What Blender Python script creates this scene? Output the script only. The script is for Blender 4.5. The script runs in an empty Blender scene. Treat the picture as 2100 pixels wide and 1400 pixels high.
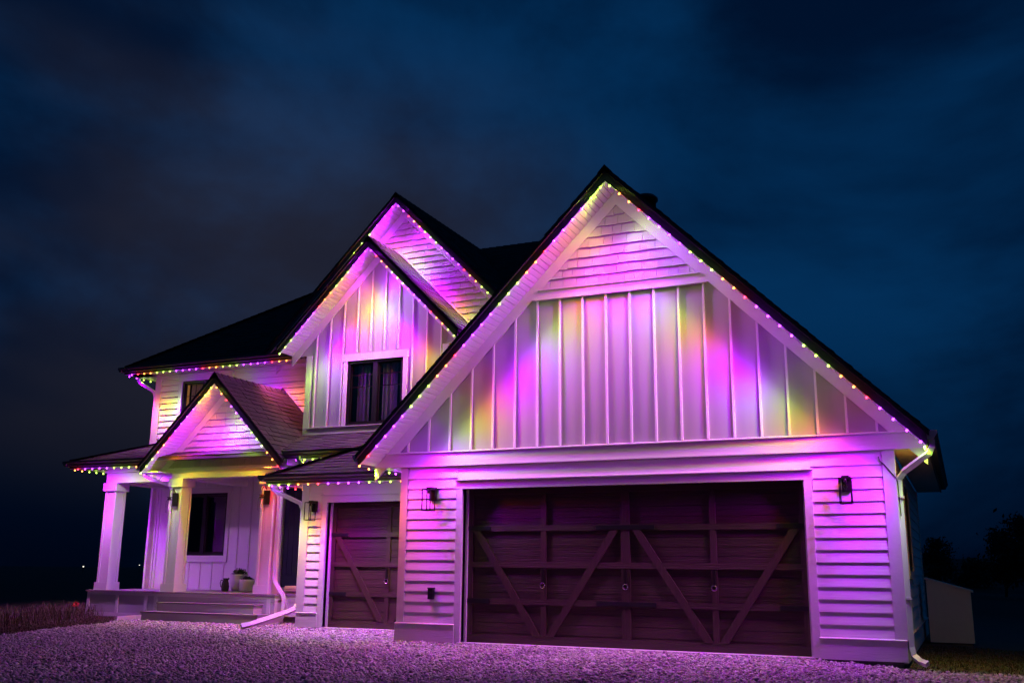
import bpy, math, random
import numpy as np
from mathutils import Vector, Matrix
random.seed(7); np.random.seed(7)
sc = bpy.context.scene
COL = sc.collection

# ------------------------------------------------------------------ camera
CAM = (6.6751, -13.0984, 0.9978); YAW, PITCH, ROLL = 0.4233, 0.2280, 0.0104
f_ = Vector((-math.sin(YAW)*math.cos(PITCH), math.cos(YAW)*math.cos(PITCH), math.sin(PITCH)))
r_ = Vector((math.cos(YAW), math.sin(YAW), 0)); u_ = r_.cross(f_)
r2 = r_*math.cos(ROLL)+u_*math.sin(ROLL); u2 = -r_*math.sin(ROLL)+u_*math.cos(ROLL)
cd = bpy.data.cameras.new('camera'); cam = bpy.data.objects.new('camera', cd); COL.objects.link(cam)
cam.matrix_world = Matrix(((r2.x, u2.x, -f_.x, CAM[0]), (r2.y, u2.y, -f_.y, CAM[1]), (r2.z, u2.z, -f_.z, CAM[2]), (0, 0, 0, 1)))
cd.sensor_width = 36; cd.lens = 2024.1/2100*36; cd.clip_end = 9000; cd.clip_start = .05
sc.camera = cam

# ------------------------------------------------------------------ world: dusk sky with broken cloud
w = bpy.data.worlds.new('World'); sc.world = w; w.use_nodes = True
SKYX, SKYY, SKYZ = 1.5, .4, .6
nt = w.node_tree; nt.nodes.clear(); N = nt.nodes.new; L = nt.links.new
out = N('ShaderNodeOutputWorld'); bg = N('ShaderNodeBackground'); L(bg.outputs[0], out.inputs[0])
sky = N('ShaderNodeTexSky'); sky.sky_type = 'NISHITA'; sky.sun_disc = False      # last glow of dusk
sky.sun_elevation = math.radians(-4.0); sky.sun_rotation = math.radians(-62); sky.ozone_density = 3.0
tc = N('ShaderNodeTexCoord')
def noise(scale, loc, sc_, detail, rough, dist, p0, p1, c0, c1):
    mp = N('ShaderNodeMapping'); mp.inputs['Scale'].default_value = sc_; mp.inputs['Location'].default_value = loc; L(tc.outputs['Generated'], mp.inputs[0])
    n = N('ShaderNodeTexNoise'); n.inputs['Scale'].default_value = scale; n.inputs['Detail'].default_value = detail; n.inputs['Roughness'].default_value = rough; n.inputs['Distortion'].default_value = dist; L(mp.outputs[0], n.inputs['Vector'])
    r = N('ShaderNodeValToRGB'); r.color_ramp.interpolation = 'EASE'; e = r.color_ramp.elements; e[0].position = p0; e[1].position = p1; e[0].color = (*c0, 1); e[1].color = (*c1, 1); L(n.outputs[0], r.inputs[0]); return r
def mixc(kind, a, b, f=1.0):
    m = N('ShaderNodeMix'); m.data_type = 'RGBA'; m.blend_type = kind
    if isinstance(f, float): m.inputs[0].default_value = f
    else: L(f, m.inputs[0])
    for i, v in ((6, a), (7, b)):
        if isinstance(v, tuple): m.inputs[i].default_value = (*v, 1)
        else: L(v, m.inputs[i])
    return m.outputs[2]
# blue dusk behind broken, darker cloud
cl = noise(1.7, (SKYX, SKYY, SKYZ), (1, 1, 2.0), 8, .55, .4, .35, .65, (.18, .21, .26), (1.04, 1.04, 1.04))
blue = mixc('MULTIPLY', (.0009, .0270, .093), cl.outputs[0])
# thin cloud catching brownish town light low in the sky
warm = noise(1.3, (.9, .1, .3), (1, 1, 2.6), 4, .5, .3, .36, .66, (.0, .0, .0), (.0135, .0098, .0064))
sep = N('ShaderNodeSeparateXYZ'); L(tc.outputs['Generated'], sep.inputs[0])
rz = N('ShaderNodeValToRGB'); e = rz.color_ramp.elements; e[0].position = .0; e[0].color = (.25, .25, .28, 1); e[1].position = .26; e[1].color = (1, 1, 1, 1); L(sep.outputs[2], rz.inputs[0])
blue = mixc('MULTIPLY', blue, rz.outputs[0])
glow = N('ShaderNodeVectorMath'); glow.operation = 'DOT_PRODUCT'; gm = N('ShaderNodeVectorMath'); gm.operation = 'MULTIPLY'; L(tc.outputs['Generated'], gm.inputs[0]); gm.inputs[1].default_value = (1, 1, 1.9)
gn = N('ShaderNodeVectorMath'); gn.operation = 'NORMALIZE'; L(gm.outputs[0], gn.inputs[0]); L(gn.outputs[0], glow.inputs[0])
gd = (f_+r2*((430-1050)/2024.1)+u2*((700-560)/2024.1)).normalized(); gd = Vector((gd.x, gd.y, gd.z*1.9)).normalized(); glow.inputs[1].default_value = gd       # towards the town
gr = N('ShaderNodeValToRGB'); gr.color_ramp.interpolation = 'EASE'; e = gr.color_ramp.elements; e[0].position = .90; e[0].color = (0, 0, 0, 1); e[1].position = 1.0; e[1].color = (1, 1, 1, 1); L(glow.outputs['Value'], gr.inputs[0])
wm = mixc('MULTIPLY', warm.outputs[0], gr.outputs[0])
tot = mixc('ADD', blue, wm)
dusk = mixc('MULTIPLY', sky.outputs[0], (.002, .003, .0035))
tot = mixc('ADD', tot, dusk)
L(tot, bg.inputs[0]); bg.inputs[1].default_value = 1.0

# ------------------------------------------------------------------ view
sc.view_settings.view_transform = 'Standard'; sc.view_settings.look = 'None'
sc.view_settings.exposure = 0; sc.view_settings.gamma = 1; sc.view_settings.use_curve_mapping = False
sc.render.engine = 'CYCLES'; sc.cycles.use_denoising = True
sc.cycles.max_bounces = 5; sc.cycles.diffuse_bounces = 3; sc.cycles.glossy_bounces = 3; sc.cycles.transparent_max_bounces = 12
sc.cycles.sample_clamp_indirect = 3.0; sc.cycles.use_light_tree = True; sc.cycles.caustics_reflective = False; sc.cycles.caustics_refractive = False

# ------------------------------------------------------------------ materials
M = {}
def mat(name, col, rough=.5, bump=None, var=0, spec=.4, metal=0, grain=None, emis=None, objvar=0):
    """bump=(scale,strength); grain=(sx,sy,sz) stretches the noise; var = colour variation from noise; objvar = per-object variation"""
    m = bpy.data.materials.new(name); m.use_nodes = True; t = m.node_tree; b = t.nodes['Principled BSDF']
    b.inputs['Base Color'].default_value = (*col, 1); b.inputs['Roughness'].default_value = rough
    b.inputs['Specular IOR Level'].default_value = spec; b.inputs['Metallic'].default_value = metal
    if emis: b.inputs['Emission Color'].default_value = (*emis[0], 1); b.inputs['Emission Strength'].default_value = emis[1]
    src = None
    if bump or var:
        tc = t.nodes.new('ShaderNodeTexCoord'); mp = t.nodes.new('ShaderNodeMapping'); t.links.new(tc.outputs['Object'], mp.inputs[0])
        if grain: mp.inputs['Scale'].default_value = grain
        n = t.nodes.new('ShaderNodeTexNoise'); n.inputs['Scale'].default_value = bump[0] if bump else 6; n.inputs['Detail'].default_value = 6; n.inputs['Roughness'].default_value = .65
        t.links.new(mp.outputs[0], n.inputs['Vector']); src = n
        if bump:
            bp = t.nodes.new('ShaderNodeBump'); bp.inputs['Strength'].default_value = bump[1]; bp.inputs['Distance'].default_value = .01
            t.links.new(n.outputs[0], bp.inputs['Height']); t.links.new(bp.outputs[0], b.inputs['Normal'])
    if var or objvar:
        hv = t.nodes.new('ShaderNodeHueSaturation'); hv.inputs['Color'].default_value = (*col, 1)
        ma = t.nodes.new('ShaderNodeMath'); ma.operation = 'MULTIPLY_ADD'; ma.inputs[1].default_value = var*2; ma.inputs[2].default_value = 1-var
        if src and var: t.links.new(src.outputs[0], ma.inputs[0])
        else: ma.inputs[0].default_value = .5
        if objvar:
            oi = t.nodes.new('ShaderNodeObjectInfo'); mb = t.nodes.new('ShaderNodeMath'); mb.operation = 'MULTIPLY_ADD'
            mb.inputs[1].default_value = objvar*2; mb.inputs[2].default_value = -objvar; t.links.new(oi.outputs['Random'], mb.inputs[0])
            mc = t.nodes.new('ShaderNodeMath'); mc.operation = 'ADD'; t.links.new(ma.outputs[0], mc.inputs[0]); t.links.new(mb.outputs[0], mc.inputs[1])
            t.links.new(mc.outputs[0], hv.inputs['Value'])
        else: t.links.new(ma.outputs[0], hv.inputs['Value'])
        t.links.new(hv.outputs[0], b.inputs['Base Color'])
    M[name] = m; return m
mat('trim', (.74, .73, .71), .5, (14, .45), .05, grain=(1, 1, 1))
mat('trim_h', (.74, .73, .71), .5, (9, .5), .05, grain=(.35, 3, 4))
mat('siding', (.86, .85, .83), .52, (8, .42), .05, grain=(.3, 3, 5), objvar=.03)
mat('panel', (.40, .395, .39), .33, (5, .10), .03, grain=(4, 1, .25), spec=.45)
mat('panel_porch', (.82, .81, .79), .45, (5, .10), .03, grain=(4, 1, .25), spec=.4)  # lighter copy of panel; missing porch light is put into its colour
mat('shingle_wall', (.50, .49, .47), .58, (22, .5), .07, grain=(4, 1, .4), objvar=.07)
mat('vinyl', (.72, .71, .70), .45, (3, .05), .03)
mat('fascia', (.085, .082, .088), .42, (20, .15), .15)
mat('gutter', (.13, .115, .11), .38, (6, .08), .1)
mat('metal_white', (.76, .76, .76), .35, (5, .06), .03)
mat('flashing', (.72, .71, .70), .3)
mat('asphalt', (.050, .046, .048), .9, (90, .6), .35)
mat('asphalt2', (.075, .066, .064), .9, (90, .6), .35)
mat('wood', (.050, .028, .021), .5, (10, .8), .5, grain=(.35, 3, 6), objvar=.12)
mat('wood_v', (.052, .029, .022), .5, (10, .8), .5, grain=(6, 3, .35), objvar=.12)
mat('steel', (.45, .44, .43), .22, metal=.9)
mat('black', (.012, .012, .013), .4)
mat('bronze', (.020, .016, .014), .35, metal=.4)
mat('deck', (.22, .20, .20), .6, (12, .4), .15, grain=(.4, 4, 4), objvar=.08)
mat('riser', (.55, .54, .53), .5, (9, .3), .05, grain=(.35, 3, 4))
mat('concrete', (.17, .165, .16), .85, (25, .5), .25)
mat('conc_light', (.55, .54, .52), .7, (25, .3), .1)
mat('doorblue', (.035, .045, .085), .45, (8, .2), .1, grain=(5, 1, .4))
mat('bin', (.80, .79, .78), .55, (7, .2), .08)
mat('pot_white', (.68, .66, .64), .4, (8, .15), .05)
mat('pot_dark', (.03, .03, .035), .25)
mat('plant', (.035, .06, .02), .7, (10, .2), .3)
mat('rug', (.62, .57, .53), .95, (50, .8), .15)
mat('flower', (.75, .02, .03), .6)
mat('curtain', (.62, .60, .60), .9, (3, .2), .1, grain=(12, 12, .3))
mat('curtain_glow', (.55, .35, .15), .9, emis=((1, .42, .08), .42))  # cloth glows by itself, in place of a lamp inside the room
mat('curtain_glow_dim', (.35, .25, .18), .9, emis=((1, .45, .2), .09))  # fainter glow in the cloth, standing for the same room light
mat('trunk', (.05, .04, .03), .9); mat('leaf', (.012, .018, .008), .8)
mat('weed', (.10, .11, .05), .8, var=0); mat('straw', (.30, .20, .10), .9); mat('turf', (.16, .11, .05), .9)
mat('wire', (.02, .02, .02), .5)
def glassmat(name, tint, alpha):
    m = bpy.data.materials.new(name); m.use_nodes = True; t = m.node_tree; t.nodes.clear()
    o = t.nodes.new('ShaderNodeOutputMaterial'); mix = t.nodes.new('ShaderNodeMixShader'); tr = t.nodes.new('ShaderNodeBsdfTransparent'); gl = t.nodes.new('ShaderNodeBsdfGlossy')
    tr.inputs[0].default_value = (*tint, 1); gl.inputs['Roughness'].default_value = .02
    lw_ = t.nodes.new('ShaderNodeLayerWeight'); lw_.inputs[0].default_value = .5
    pw_ = t.nodes.new('ShaderNodeMath'); pw_.operation = 'POWER'; pw_.inputs[1].default_value = 4; t.links.new(lw_.outputs['Facing'], pw_.inputs[0])
    fr = t.nodes.new('ShaderNodeMath'); fr.operation = 'MULTIPLY_ADD'; fr.inputs[1].default_value = 1-alpha; fr.inputs[2].default_value = alpha; t.links.new(pw_.outputs[0], fr.inputs[0])
    t.links.new(fr.outputs[0], mix.inputs[0]); t.links.new(tr.outputs[0], mix.inputs[1]); t.links.new(gl.outputs[0], mix.inputs[2]); t.links.new(mix.outputs[0], o.inputs[0])
    M[name] = m
glassmat('pane', (.74, .76, .78), .09); glassmat('jar', (.95, .95, .95), .05)

# gravel stone colours vary by island
def islandmat(name, cols, rough=.85):
    m = bpy.data.materials.new(name); m.use_nodes = True; t = m.node_tree; b = t.nodes['Principled BSDF']
    g = t.nodes.new('ShaderNodeNewGeometry'); r = t.nodes.new('ShaderNodeValToRGB')
    e = r.color_ramp.elements; e[0].color = (*cols[0], 1); e[1].color = (*cols[-1], 1)
    for i, c in enumerate(cols[1:-1]): e.new((i+1)/(len(cols)-1)).color = (*c, 1)
    t.links.new(g.outputs['Random Per Island'], r.inputs[0]); t.links.new(r.outputs[0], b.inputs['Base Color']); b.inputs['Roughness'].default_value = rough
    M[name] = m
islandmat('stones', [(.14, .125, .115), (.32, .29, .275), (.48, .44, .42), (.26, .23, .21), (.64, .60, .58)])
islandmat('tabs', [(.018, .016, .016), (.035, .031, .029), (.026, .023, .022), (.048, .041, .037)], .92)
islandmat('blades', [(.075, .055, .026), (.045, .038, .016), (.11, .078, .036), (.03, .03, .013)], .9)

def groundmat():
    m = bpy.data.materials.new('ground'); m.use_nodes = True; t = m.node_tree; b = t.nodes['Principled BSDF']; b.inputs['Roughness'].default_value = .95
    tc = t.nodes.new('ShaderNodeTexCoord'); n = t.nodes.new('ShaderNodeTexNoise'); n.inputs['Scale'].default_value = 28; n.inputs['Detail'].default_value = 8; n.inputs['Roughness'].default_value = .75
    n2 = t.nodes.new('ShaderNodeTexNoise'); n2.inputs['Scale'].default_value = .8; n2.inputs['Detail'].default_value = 4
    t.links.new(tc.outputs['Object'], n.inputs[0]); t.links.new(tc.outputs['Object'], n2.inputs[0])
    r = t.nodes.new('ShaderNodeValToRGB'); e = r.color_ramp.elements; e[0].position = .3; e[0].color = (.055, .045, .04, 1); e[1].position = .72; e[1].color = (.22, .19, .16, 1)
    t.links.new(n.outputs[0], r.inputs[0])
    mx = t.nodes.new('ShaderNodeMix'); mx.data_type = 'RGBA'; mx.blend_type = 'MULTIPLY'; mx.inputs[0].default_value = .5
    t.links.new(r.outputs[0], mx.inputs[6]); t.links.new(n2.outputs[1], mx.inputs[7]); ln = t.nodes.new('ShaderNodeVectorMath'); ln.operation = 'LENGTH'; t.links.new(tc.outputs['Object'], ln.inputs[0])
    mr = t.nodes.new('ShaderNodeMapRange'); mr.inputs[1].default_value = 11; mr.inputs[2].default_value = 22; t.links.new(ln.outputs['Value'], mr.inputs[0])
    mf = t.nodes.new('ShaderNodeMix'); mf.data_type = 'RGBA'; t.links.new(mr.outputs[0], mf.inputs[0]); t.links.new(mx.outputs[2], mf.inputs[6]); mf.inputs[7].default_value = (.014, .014, .009, 1); t.links.new(mf.outputs[2], b.inputs['Base Color'])  # far fields: dark growth, with night darkness put into the colour by distance
    bp = t.nodes.new('ShaderNodeBump'); bp.inputs['Strength'].default_value = .8; bp.inputs['Distance'].default_value = .03; t.links.new(n.outputs[0], bp.inputs['Height']); t.links.new(bp.outputs[0], b.inputs['Normal'])
    M['ground'] = m
groundmat()
# light emitting bulbs
LEDC = {'P': ((.43, .0, 1.0), 1.0), 'R': ((1.0, .015, .03), .75), 'O': ((1.0, .25, .01), .85), 'G': ((.46, .85, .02), .80)}
for k, (c, e) in LEDC.items():
    w_ = {'P': .045, 'R': .012, 'O': .03, 'G': .06}[k]
    mat('bulb_'+k, (.8, .8, .8), .4, emis=(tuple(min(1, v*(1-w_)+w_*(.9)) for v in c), 11.0*{'P': 1.0, 'R': .9, 'O': .8, 'G': .65}[k]))

# ------------------------------------------------------------------ helpers
def mesh(name, v, f, m, parent=None, smooth=False):
    me = bpy.data.meshes.new(name); me.from_pydata([tuple(p) for p in v], [], f); me.validate()
    me.materials.append(M[m]); o = bpy.data.objects.new(name, me); COL.objects.link(o)
    if smooth: me.polygons.foreach_set('use_smooth', [True]*len(me.polygons))
    if parent: o.parent = parent
    return o
BF = [(0, 3, 2, 1), (4, 5, 6, 7), (0, 1, 5, 4), (1, 2, 6, 5), (2, 3, 7, 6), (3, 0, 4, 7)]
def box(name, x0, x1, y0, y1, z0, z1, m, parent=None):
    return mesh(name, [(x0, y0, z0), (x1, y0, z0), (x1, y1, z0), (x0, y1, z0), (x0, y0, z1), (x1, y0, z1), (x1, y1, z1), (x0, y1, z1)], BF, m, parent)
def prism(name, a, b, m, parent=None):
    """a, b: matching point loops (front, back)"""
    n = len(a); f = [tuple(range(n)), tuple(range(2*n-1, n-1, -1))]
    f += [(i, i+n, (i+1) % n+n, (i+1) % n) for i in range(n)]
    return mesh(name, list(a)+list(b), f, m, parent)
def prism_y(name, pts, y0, y1, m, parent=None):
    return prism(name, [(x, y0, z) for x, z in pts], [(x, y1, z) for x, z in pts], m, parent)
def prism_x(name, pts, x0, x1, m, parent=None):
    return prism(name, [(x0, y, z) for y, z in pts], [(x1, y, z) for y, z in pts], m, parent)
def tube(name, pts, r, m, parent=None, n=10, sq=None, smooth=True, r_end=None):
    """sweep a circle (or rectangle sq=(w,h)) along a polyline"""
    pts = [Vector(p) for p in pts]; V = []; F = []
    prev = None
    for i, p in enumerate(pts):
        d = ((pts[min(i+1, len(pts)-1)]-p).normalized()+(p-pts[max(i-1, 0)]).normalized()).normalized()
        if prev is None: a = d.cross(Vector((0, 1, .001))); a = a if a.length > .1 else d.cross(Vector((1, 0, 0)))
        else: a = prev-d*prev.dot(d)
        a.normalize(); b = d.cross(a); prev = a
        rr = r if r_end is None else r+(r_end-r)*i/(len(pts)-1)
        if sq: ring = [a*(sx*sq[0]/2)+b*(sy*sq[1]/2) for sx, sy in ((-1, -1), (1, -1), (1, 1), (-1, 1))]
        else: ring = [a*math.cos(2*math.pi*k/n)*rr+b*math.sin(2*math.pi*k/n)*rr for k in range(n)]
        V += [p+q for q in ring]
    k = 4 if sq else n
    for i in range(len(pts)-1):
        for j in range(k): F.append((i*k+j, i*k+(j+1) % k, (i+1)*k+(j+1) % k, (i+1)*k+j))
    F.append(tuple(range(k-1, -1, -1))); F.append(tuple(range((len(pts)-1)*k, len(pts)*k)))
    return mesh(name, V, F, m, parent, smooth and not sq)
def lathe(name, prof, m, parent=None, loc=(0, 0, 0), n=20, smooth=True):
    V = []; F = []
    for r, z in prof: V += [(loc[0]+r*math.cos(2*math.pi*k/n), loc[1]+r*math.sin(2*math.pi*k/n), loc[2]+z) for k in range(n)]
    for i in range(len(prof)-1):
        for j in range(n): F.append((i*n+j, i*n+(j+1) % n, (i+1)*n+(j+1) % n, (i+1)*n+j))
    F.append(tuple(range(n-1, -1, -1))); F.append(tuple(range((len(prof)-1)*n, len(prof)*n)))
    return mesh(name, V, F, m, parent, smooth)
def thing(name, label, cat, loc=(0, 0, 0), group=None):
    o = bpy.data.objects.new(name, None); COL.objects.link(o); o.location = loc; o['label'] = label; o['category'] = cat
    if group: o['group'] = group
    return o
def tag(o, label, cat=None, group=None, kind=None):
    o['label'] = label
    if cat: o['category'] = cat
    if group: o['group'] = group
    if kind: o['kind'] = kind
    return o
def clip(poly, a, b, c):
    """keep a*x+b*z<=c"""
    out = []
    for i in range(len(poly)):
        p, q = poly[i], poly[(i+1) % len(poly)]; dp = a*p[0]+b*p[1]-c; dq = a*q[0]+b*q[1]-c
        if dp <= 0: out.append(p)
        if (dp < 0 < dq) or (dq < 0 < dp):
            t = dp/(dp-dq); out.append((p[0]+t*(q[0]-p[0]), p[1]+t*(q[1]-p[1])))
    return out
def gz(x, y):
    s = lambda a, b, v: max(0., min(1., (v-a)/(b-a)))**2*(3-2*max(0., min(1., (v-a)/(b-a))))
    z = -.025-.065*s(4.6, 6.2, x)-.03*s(-1, -5, y)-.10*s(6, 9, x)*s(-1, 6, y)
    z += .02*math.sin(x*1.3+y*.7)*math.sin(y*1.1-x*.4)*s(-1.2, -3, y)
    d = math.hypot(x, y)
    return z-1.2*s(30, 220, d)

# ------------------------------------------------------------------ ground
def axis(c0, c1, step, far):
    a = list(np.arange(c0, c1+1e-6, step)); s = step; lo, hi = a[0], a[-1]; pre, post = [], []
    while hi < far: s *= 1.28; hi += s; lo -= s; post.append(hi); pre.insert(0, lo)
    return pre+a+post
gxs = axis(-13, 11, .4, 4000); gys = axis(-9, 12, .4, 4000)
V = [(x, y, gz(x, y)) for y in gys for x in gxs]; nx = len(gxs)
F = [(j*nx+i, j*nx+i+1, (j+1)*nx+i+1, (j+1)*nx+i) for j in range(len(gys)-1) for i in range(nx-1)]
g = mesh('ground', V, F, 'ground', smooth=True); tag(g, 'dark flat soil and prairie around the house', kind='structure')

# ================================================================== THE HOUSE
H = thing('house', 'two-storey white farmhouse with steep gables, garage doors and coloured light strings', 'house')

# ---------- asphalt shingle fields
def roof_field(poly, parent, lift=.004, tabw=(.16, .34), expo=.145, m='tabs', skip=None):
    """poly: eave-left, eave-right, ... ; first edge is the eave"""
    P = [Vector(p) for p in poly]; o = P[0]; u = (P[1]-P[0]).normalized(); nrm = Vector((0, 0, 0))
    for i in range(1, len(P)-1): nrm += (P[i]-o).cross(P[i+1]-o)
    nrm.normalize()
    if nrm.z < 0: nrm = -nrm
    v = nrm.cross(u).normalized()
    if v.z < 0: v = -v
    uv = [((p-o).dot(u), (p-o).dot(v)) for p in P]; vmax = max(q[1] for q in uv)
    def span(h):
        xs = []
        for i in range(len(uv)):
            (a, b), (c, d) = uv[i], uv[(i+1) % len(uv)]
            if (b-h)*(d-h) <= 0 and abs(b-d) > 1e-9: xs.append(a+(c-a)*(h-b)/(d-b))
        return (min(xs), max(xs)) if len(xs) > 1 else None
    VV = []; FF = []; h = 0.
    while h < vmax-.02:
        s = span(min(h+.01, vmax-.001)); s2 = span(min(h+expo, vmax-.001)) or s
        if s:
            x0, x1 = s; x = x0-random.uniform(0, .2)
            while x < x1:
                wd = random.uniform(*tabw); a, b = max(x, x0), min(x+wd, x1); x += wd
                if b-a < .02: continue
                at, bt = min(max(a, s2[0]), s2[1]), min(max(b, s2[0]), s2[1])
                th = .013+random.choice((0, 0, .006)); low = random.uniform(-.006, .0); hi = min(expo+.02, vmax-h)
                c = [(a, h+low, 0), (b-.004, h+low, 0), (bt-.004, h+hi, 0), (at, h+hi, 0), (a, h+low, th), (b-.004, h+low, th), (bt-.004, h+hi, .006), (at, h+hi, .006)]
                k = len(VV); VV += [o+u*p[0]+v*p[1]+nrm*(p[2]+lift) for p in c]; FF += [tuple(i+k for i in q) for q in BF[1:]]
        h += expo
    ob = mesh('shingles', VV, FF, m, parent); ob['kind'] = 'stuff'
    return ob
def roof_plane(poly, parent=None, th=.06, name='roof', shing=True):
    P = [Vector(p) for p in poly]
    dn = Vector((0, 0, -th)); r = prism(name, [p for p in P], [p+dn for p in P], 'asphalt', parent or H)
    if shing: roof_field(poly, r)
    return r
def ridge_caps(p, q, parent, sl, step=.2):
    """caps along a ridge/hip; sl = list of two side vectors (downhill)"""
    p, q = Vector(p), Vector(q); d = (q-p).normalized(); n = int((q-p).length/step); VV = []; FF = []
    for i in range(n):
        a = p+d*(i*step); b = a+d*(step+.03); k = len(VV); z0 = Vector((0, 0, .03)); z1 = Vector((0, 0, .018))
        s0, s1 = Vector(sl[0])*.15, Vector(sl[1])*.15
        VV += [a+s0+z0, a+z0*1.35, a+s1+z0, b+s0+z1, b+z1*1.35, b+s1+z1]; FF += [(k, k+1, k+4, k+3), (k+1, k+2, k+5, k+4), (k, k+2, k+1), (k+3, k+4, k+5)]
        VV += [a+s0+z0*.2, a+s1+z0*.2]; FF += [(k, k+6, k+7, k+2)]
    ob = mesh('ridge_caps', VV, FF, 'tabs', parent); ob['kind'] = 'stuff'

# ---------- lap siding
def siding(wall, x0, x1, zlist, y, holes=(), m='siding', axis='y', flip=1):
    """courses between successive z of zlist; y = trim face plane; holes (x0,x1,z0,z1) interrupt the courses"""
    for a, b in zip(zlist[:-1], zlist[1:]):
        segs = [(x0, x1)]
        for hx0, hx1, hz0, hz1 in holes:
            if a < hz1-.01 and b > hz0+.01:
                n = []
                for s0, s1 in segs:
                    if hx1 <= s0 or hx0 >= s1: n.append((s0, s1)); continue
                    if hx0 > s0: n.append((s0, hx0))
                    if hx1 < s1: n.append((hx1, s1))
                segs = n
        for s0, s1 in segs:
            if s1-s0 < .03: continue
            c = [(s0, .006, a), (s1, .006, a), (s1, .040, a), (s0, .040, a), (s0, .026, b+.012), (s1, .026, b+.012), (s1, .040, b+.012), (s0, .040, b+.012)]
            if axis == 'y': V = [(p[0], y+p[1], p[2]) for p in c]; F = BF
            else: V = [(y-p[1]*flip, p[0], p[2]) for p in c]; F = [tuple(reversed(q)) for q in BF]
            mesh('siding_plank', V, F, m, wall)

# ---------- gable: rake fascia, soffit, frieze, roof
def holed(name, polys, y0, y1, hole, m, parent):
    """wall made of convex (x,z) polygons with one rectangular opening"""
    x0, x1, z0, z1 = hole; V = []; F = []
    for pl in polys:
        for q in (clip(pl, 1, 0, x0), clip(pl, -1, 0, -x1), clip(clip(clip(pl, -1, 0, -x0), 1, 0, x1), 0, 1, z0), clip(clip(clip(pl, -1, 0, -x0), 1, 0, x1), 0, -1, -z1)):
            if len(q) < 3: continue
            n = len(q); k = len(V); V += [(a, y0, b) for a, b in q]+[(a, y1, b) for a, b in q]
            F += [tuple(k+i for i in range(n)), tuple(k+n+i for i in reversed(range(n)))]+[(k+i, k+i+n, k+(i+1) % n+n, k+(i+1) % n) for i in range(n)]
    return mesh(name, V, F, m, parent)
# ---------- gable
def gable(xm, h, zs, yw, ov, yback, fr=.20, front_wall=None, xr_cut=None, slat=.087, slat_min_t=(0, 0), fas_ends=(True, True), roof_names=True):
    yf = yw-ov; za = zs+h
    def band(s, o0, o1, hh, y0, y1, name, m, parent=H, d0=0.):
        pts = [(xm+s*d0, za-d0+o0), (xm+s*d0, za-d0+o1), (xm+s*hh, za-hh+o1), (xm+s*hh, za-hh+o0)]
        if s < 0: pts.reverse()
        return prism_y(name, pts, y0, y1, m, parent)
    for s in (-1, 1):
        fa = band(s, 0, .165, h+.02, yf, yf+.035, 'fascia', 'fascia')
        band(s, .165, .196, h+.03, yf-.012, yf+.035, 'drip_edge', 'gutter', fa)
        band(s, -.012, .0, h+.01, yf-.003, yf+.022, 'light_track', 'metal_white', fa)
        # separate soffit panels on a backing coloured dark, as shadow in the gaps
        so = band(s, .032, .05, h, yf+.036, yw, 'soffit', 'gutter')
        Ls = (h)*math.sqrt(2); t = slat_min_t[0 if s < 0 else 1]
        while t < Ls-.02:
            t1 = min(t+slat-.012, Ls); a = xm+s*t/math.sqrt(2); b = xm+s*t1/math.sqrt(2); zz = lambda q: za-abs(q-xm)+.012
            pts = [(a, zz(a)), (a, zz(a)+.014), (b, zz(b)+.014), (b, zz(b))]
            e = .006*s
            pts = [(a, zz(a)+.004), (a, zz(a)+.016), (b, zz(b)+.016), (b, zz(b)+.004), (b-e, zz(b-e)), (a+e, zz(a+e))]
            if s < 0: pts.reverse()
            prism_y('soffit_panel', pts, yf+.038, yw+.0, 'vinyl', so); t += slat
        # frieze board on the wall
        band(s, -fr, .03, h, yw, yw+.03, 'frieze_board', 'trim')
    # roof slopes
    t_ = .20
    for s in (-1, 1):
        ex = xm+s*(h+.05); ez = za-(h+.05)+t_
        a, b = ((ex, yf-.03, ez), (ex, yback, ez)); c, d = ((xm, yback, za+t_), (xm, yf-.03, za+t_))
        poly = [a, b, c, d] if s > 0 else [b, a, d, c]
        roof_plane(poly)
    ridge_caps((xm, yf-.03, za+t_), (xm, yback, za+t_), H, ((-.707, 0, -.707), (.707, 0, -.707)))
    return yf, za

# ================================================================== GARAGE (front plane y=0)
XL, XR, ZS = -1.5208, 6.3648, 2.511; XM = (XL+XR)/2; HG = (XR-XL)/2; OV = .4713
XCL, XCR, ZP = -1.056, 5.958, .2486; ZT = 2.1665
gable(XM, HG, ZS, 0, OV, 7.3)
# structural walls
gw = prism_y('wall', [(XCL+.03, -.01), (XCR-.03, -.01), (XCR-.03, ZS), (XCL+.03, ZS)], .042, .045, 'siding', H) if False else None
def wallpanel(name, x0, x1, z0, z1, y0, y1, m='siding'): return box(name, x0, x1, y0, y1, z0, z1, m, H)
wl = wallpanel('wall', XCL+.02, -.0, 0, ZS, .04, .16); wr = wallpanel('wall', 4.88, XCR-.02, 0, ZS, .04, .16); wt = wallpanel('wall', 0, 4.88, ZT, ZS, .04, .16)
zc = [ZP+.149*i for i in range(16)]; zc[-1] = ZS-.0
zc = [z for z in zc if z < ZS-.04]+[ZS]
siding(wl, XCL+.12, -.09, zc, 0, holes=[(-.115, 4.99, ZT, 2.295)])
siding(wr, 4.97, XCR-.12, zc, 0, holes=[(-.115, 4.99, ZT, 2.295)])
siding(wt, -.09, 4.97, [2.295, 2.484, ZS], 0)
# corner boards
for x0, x1 in ((XCL, XCL+.12), (XCR-.12, XCR)): box('corner_board', x0, x1, 0, .04, ZP, ZS-.001, 'trim', H)
box('corner_board', XCR-.001, XCR+.03, .0, .10, ZP, ZS-.001, 'trim', H)
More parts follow.
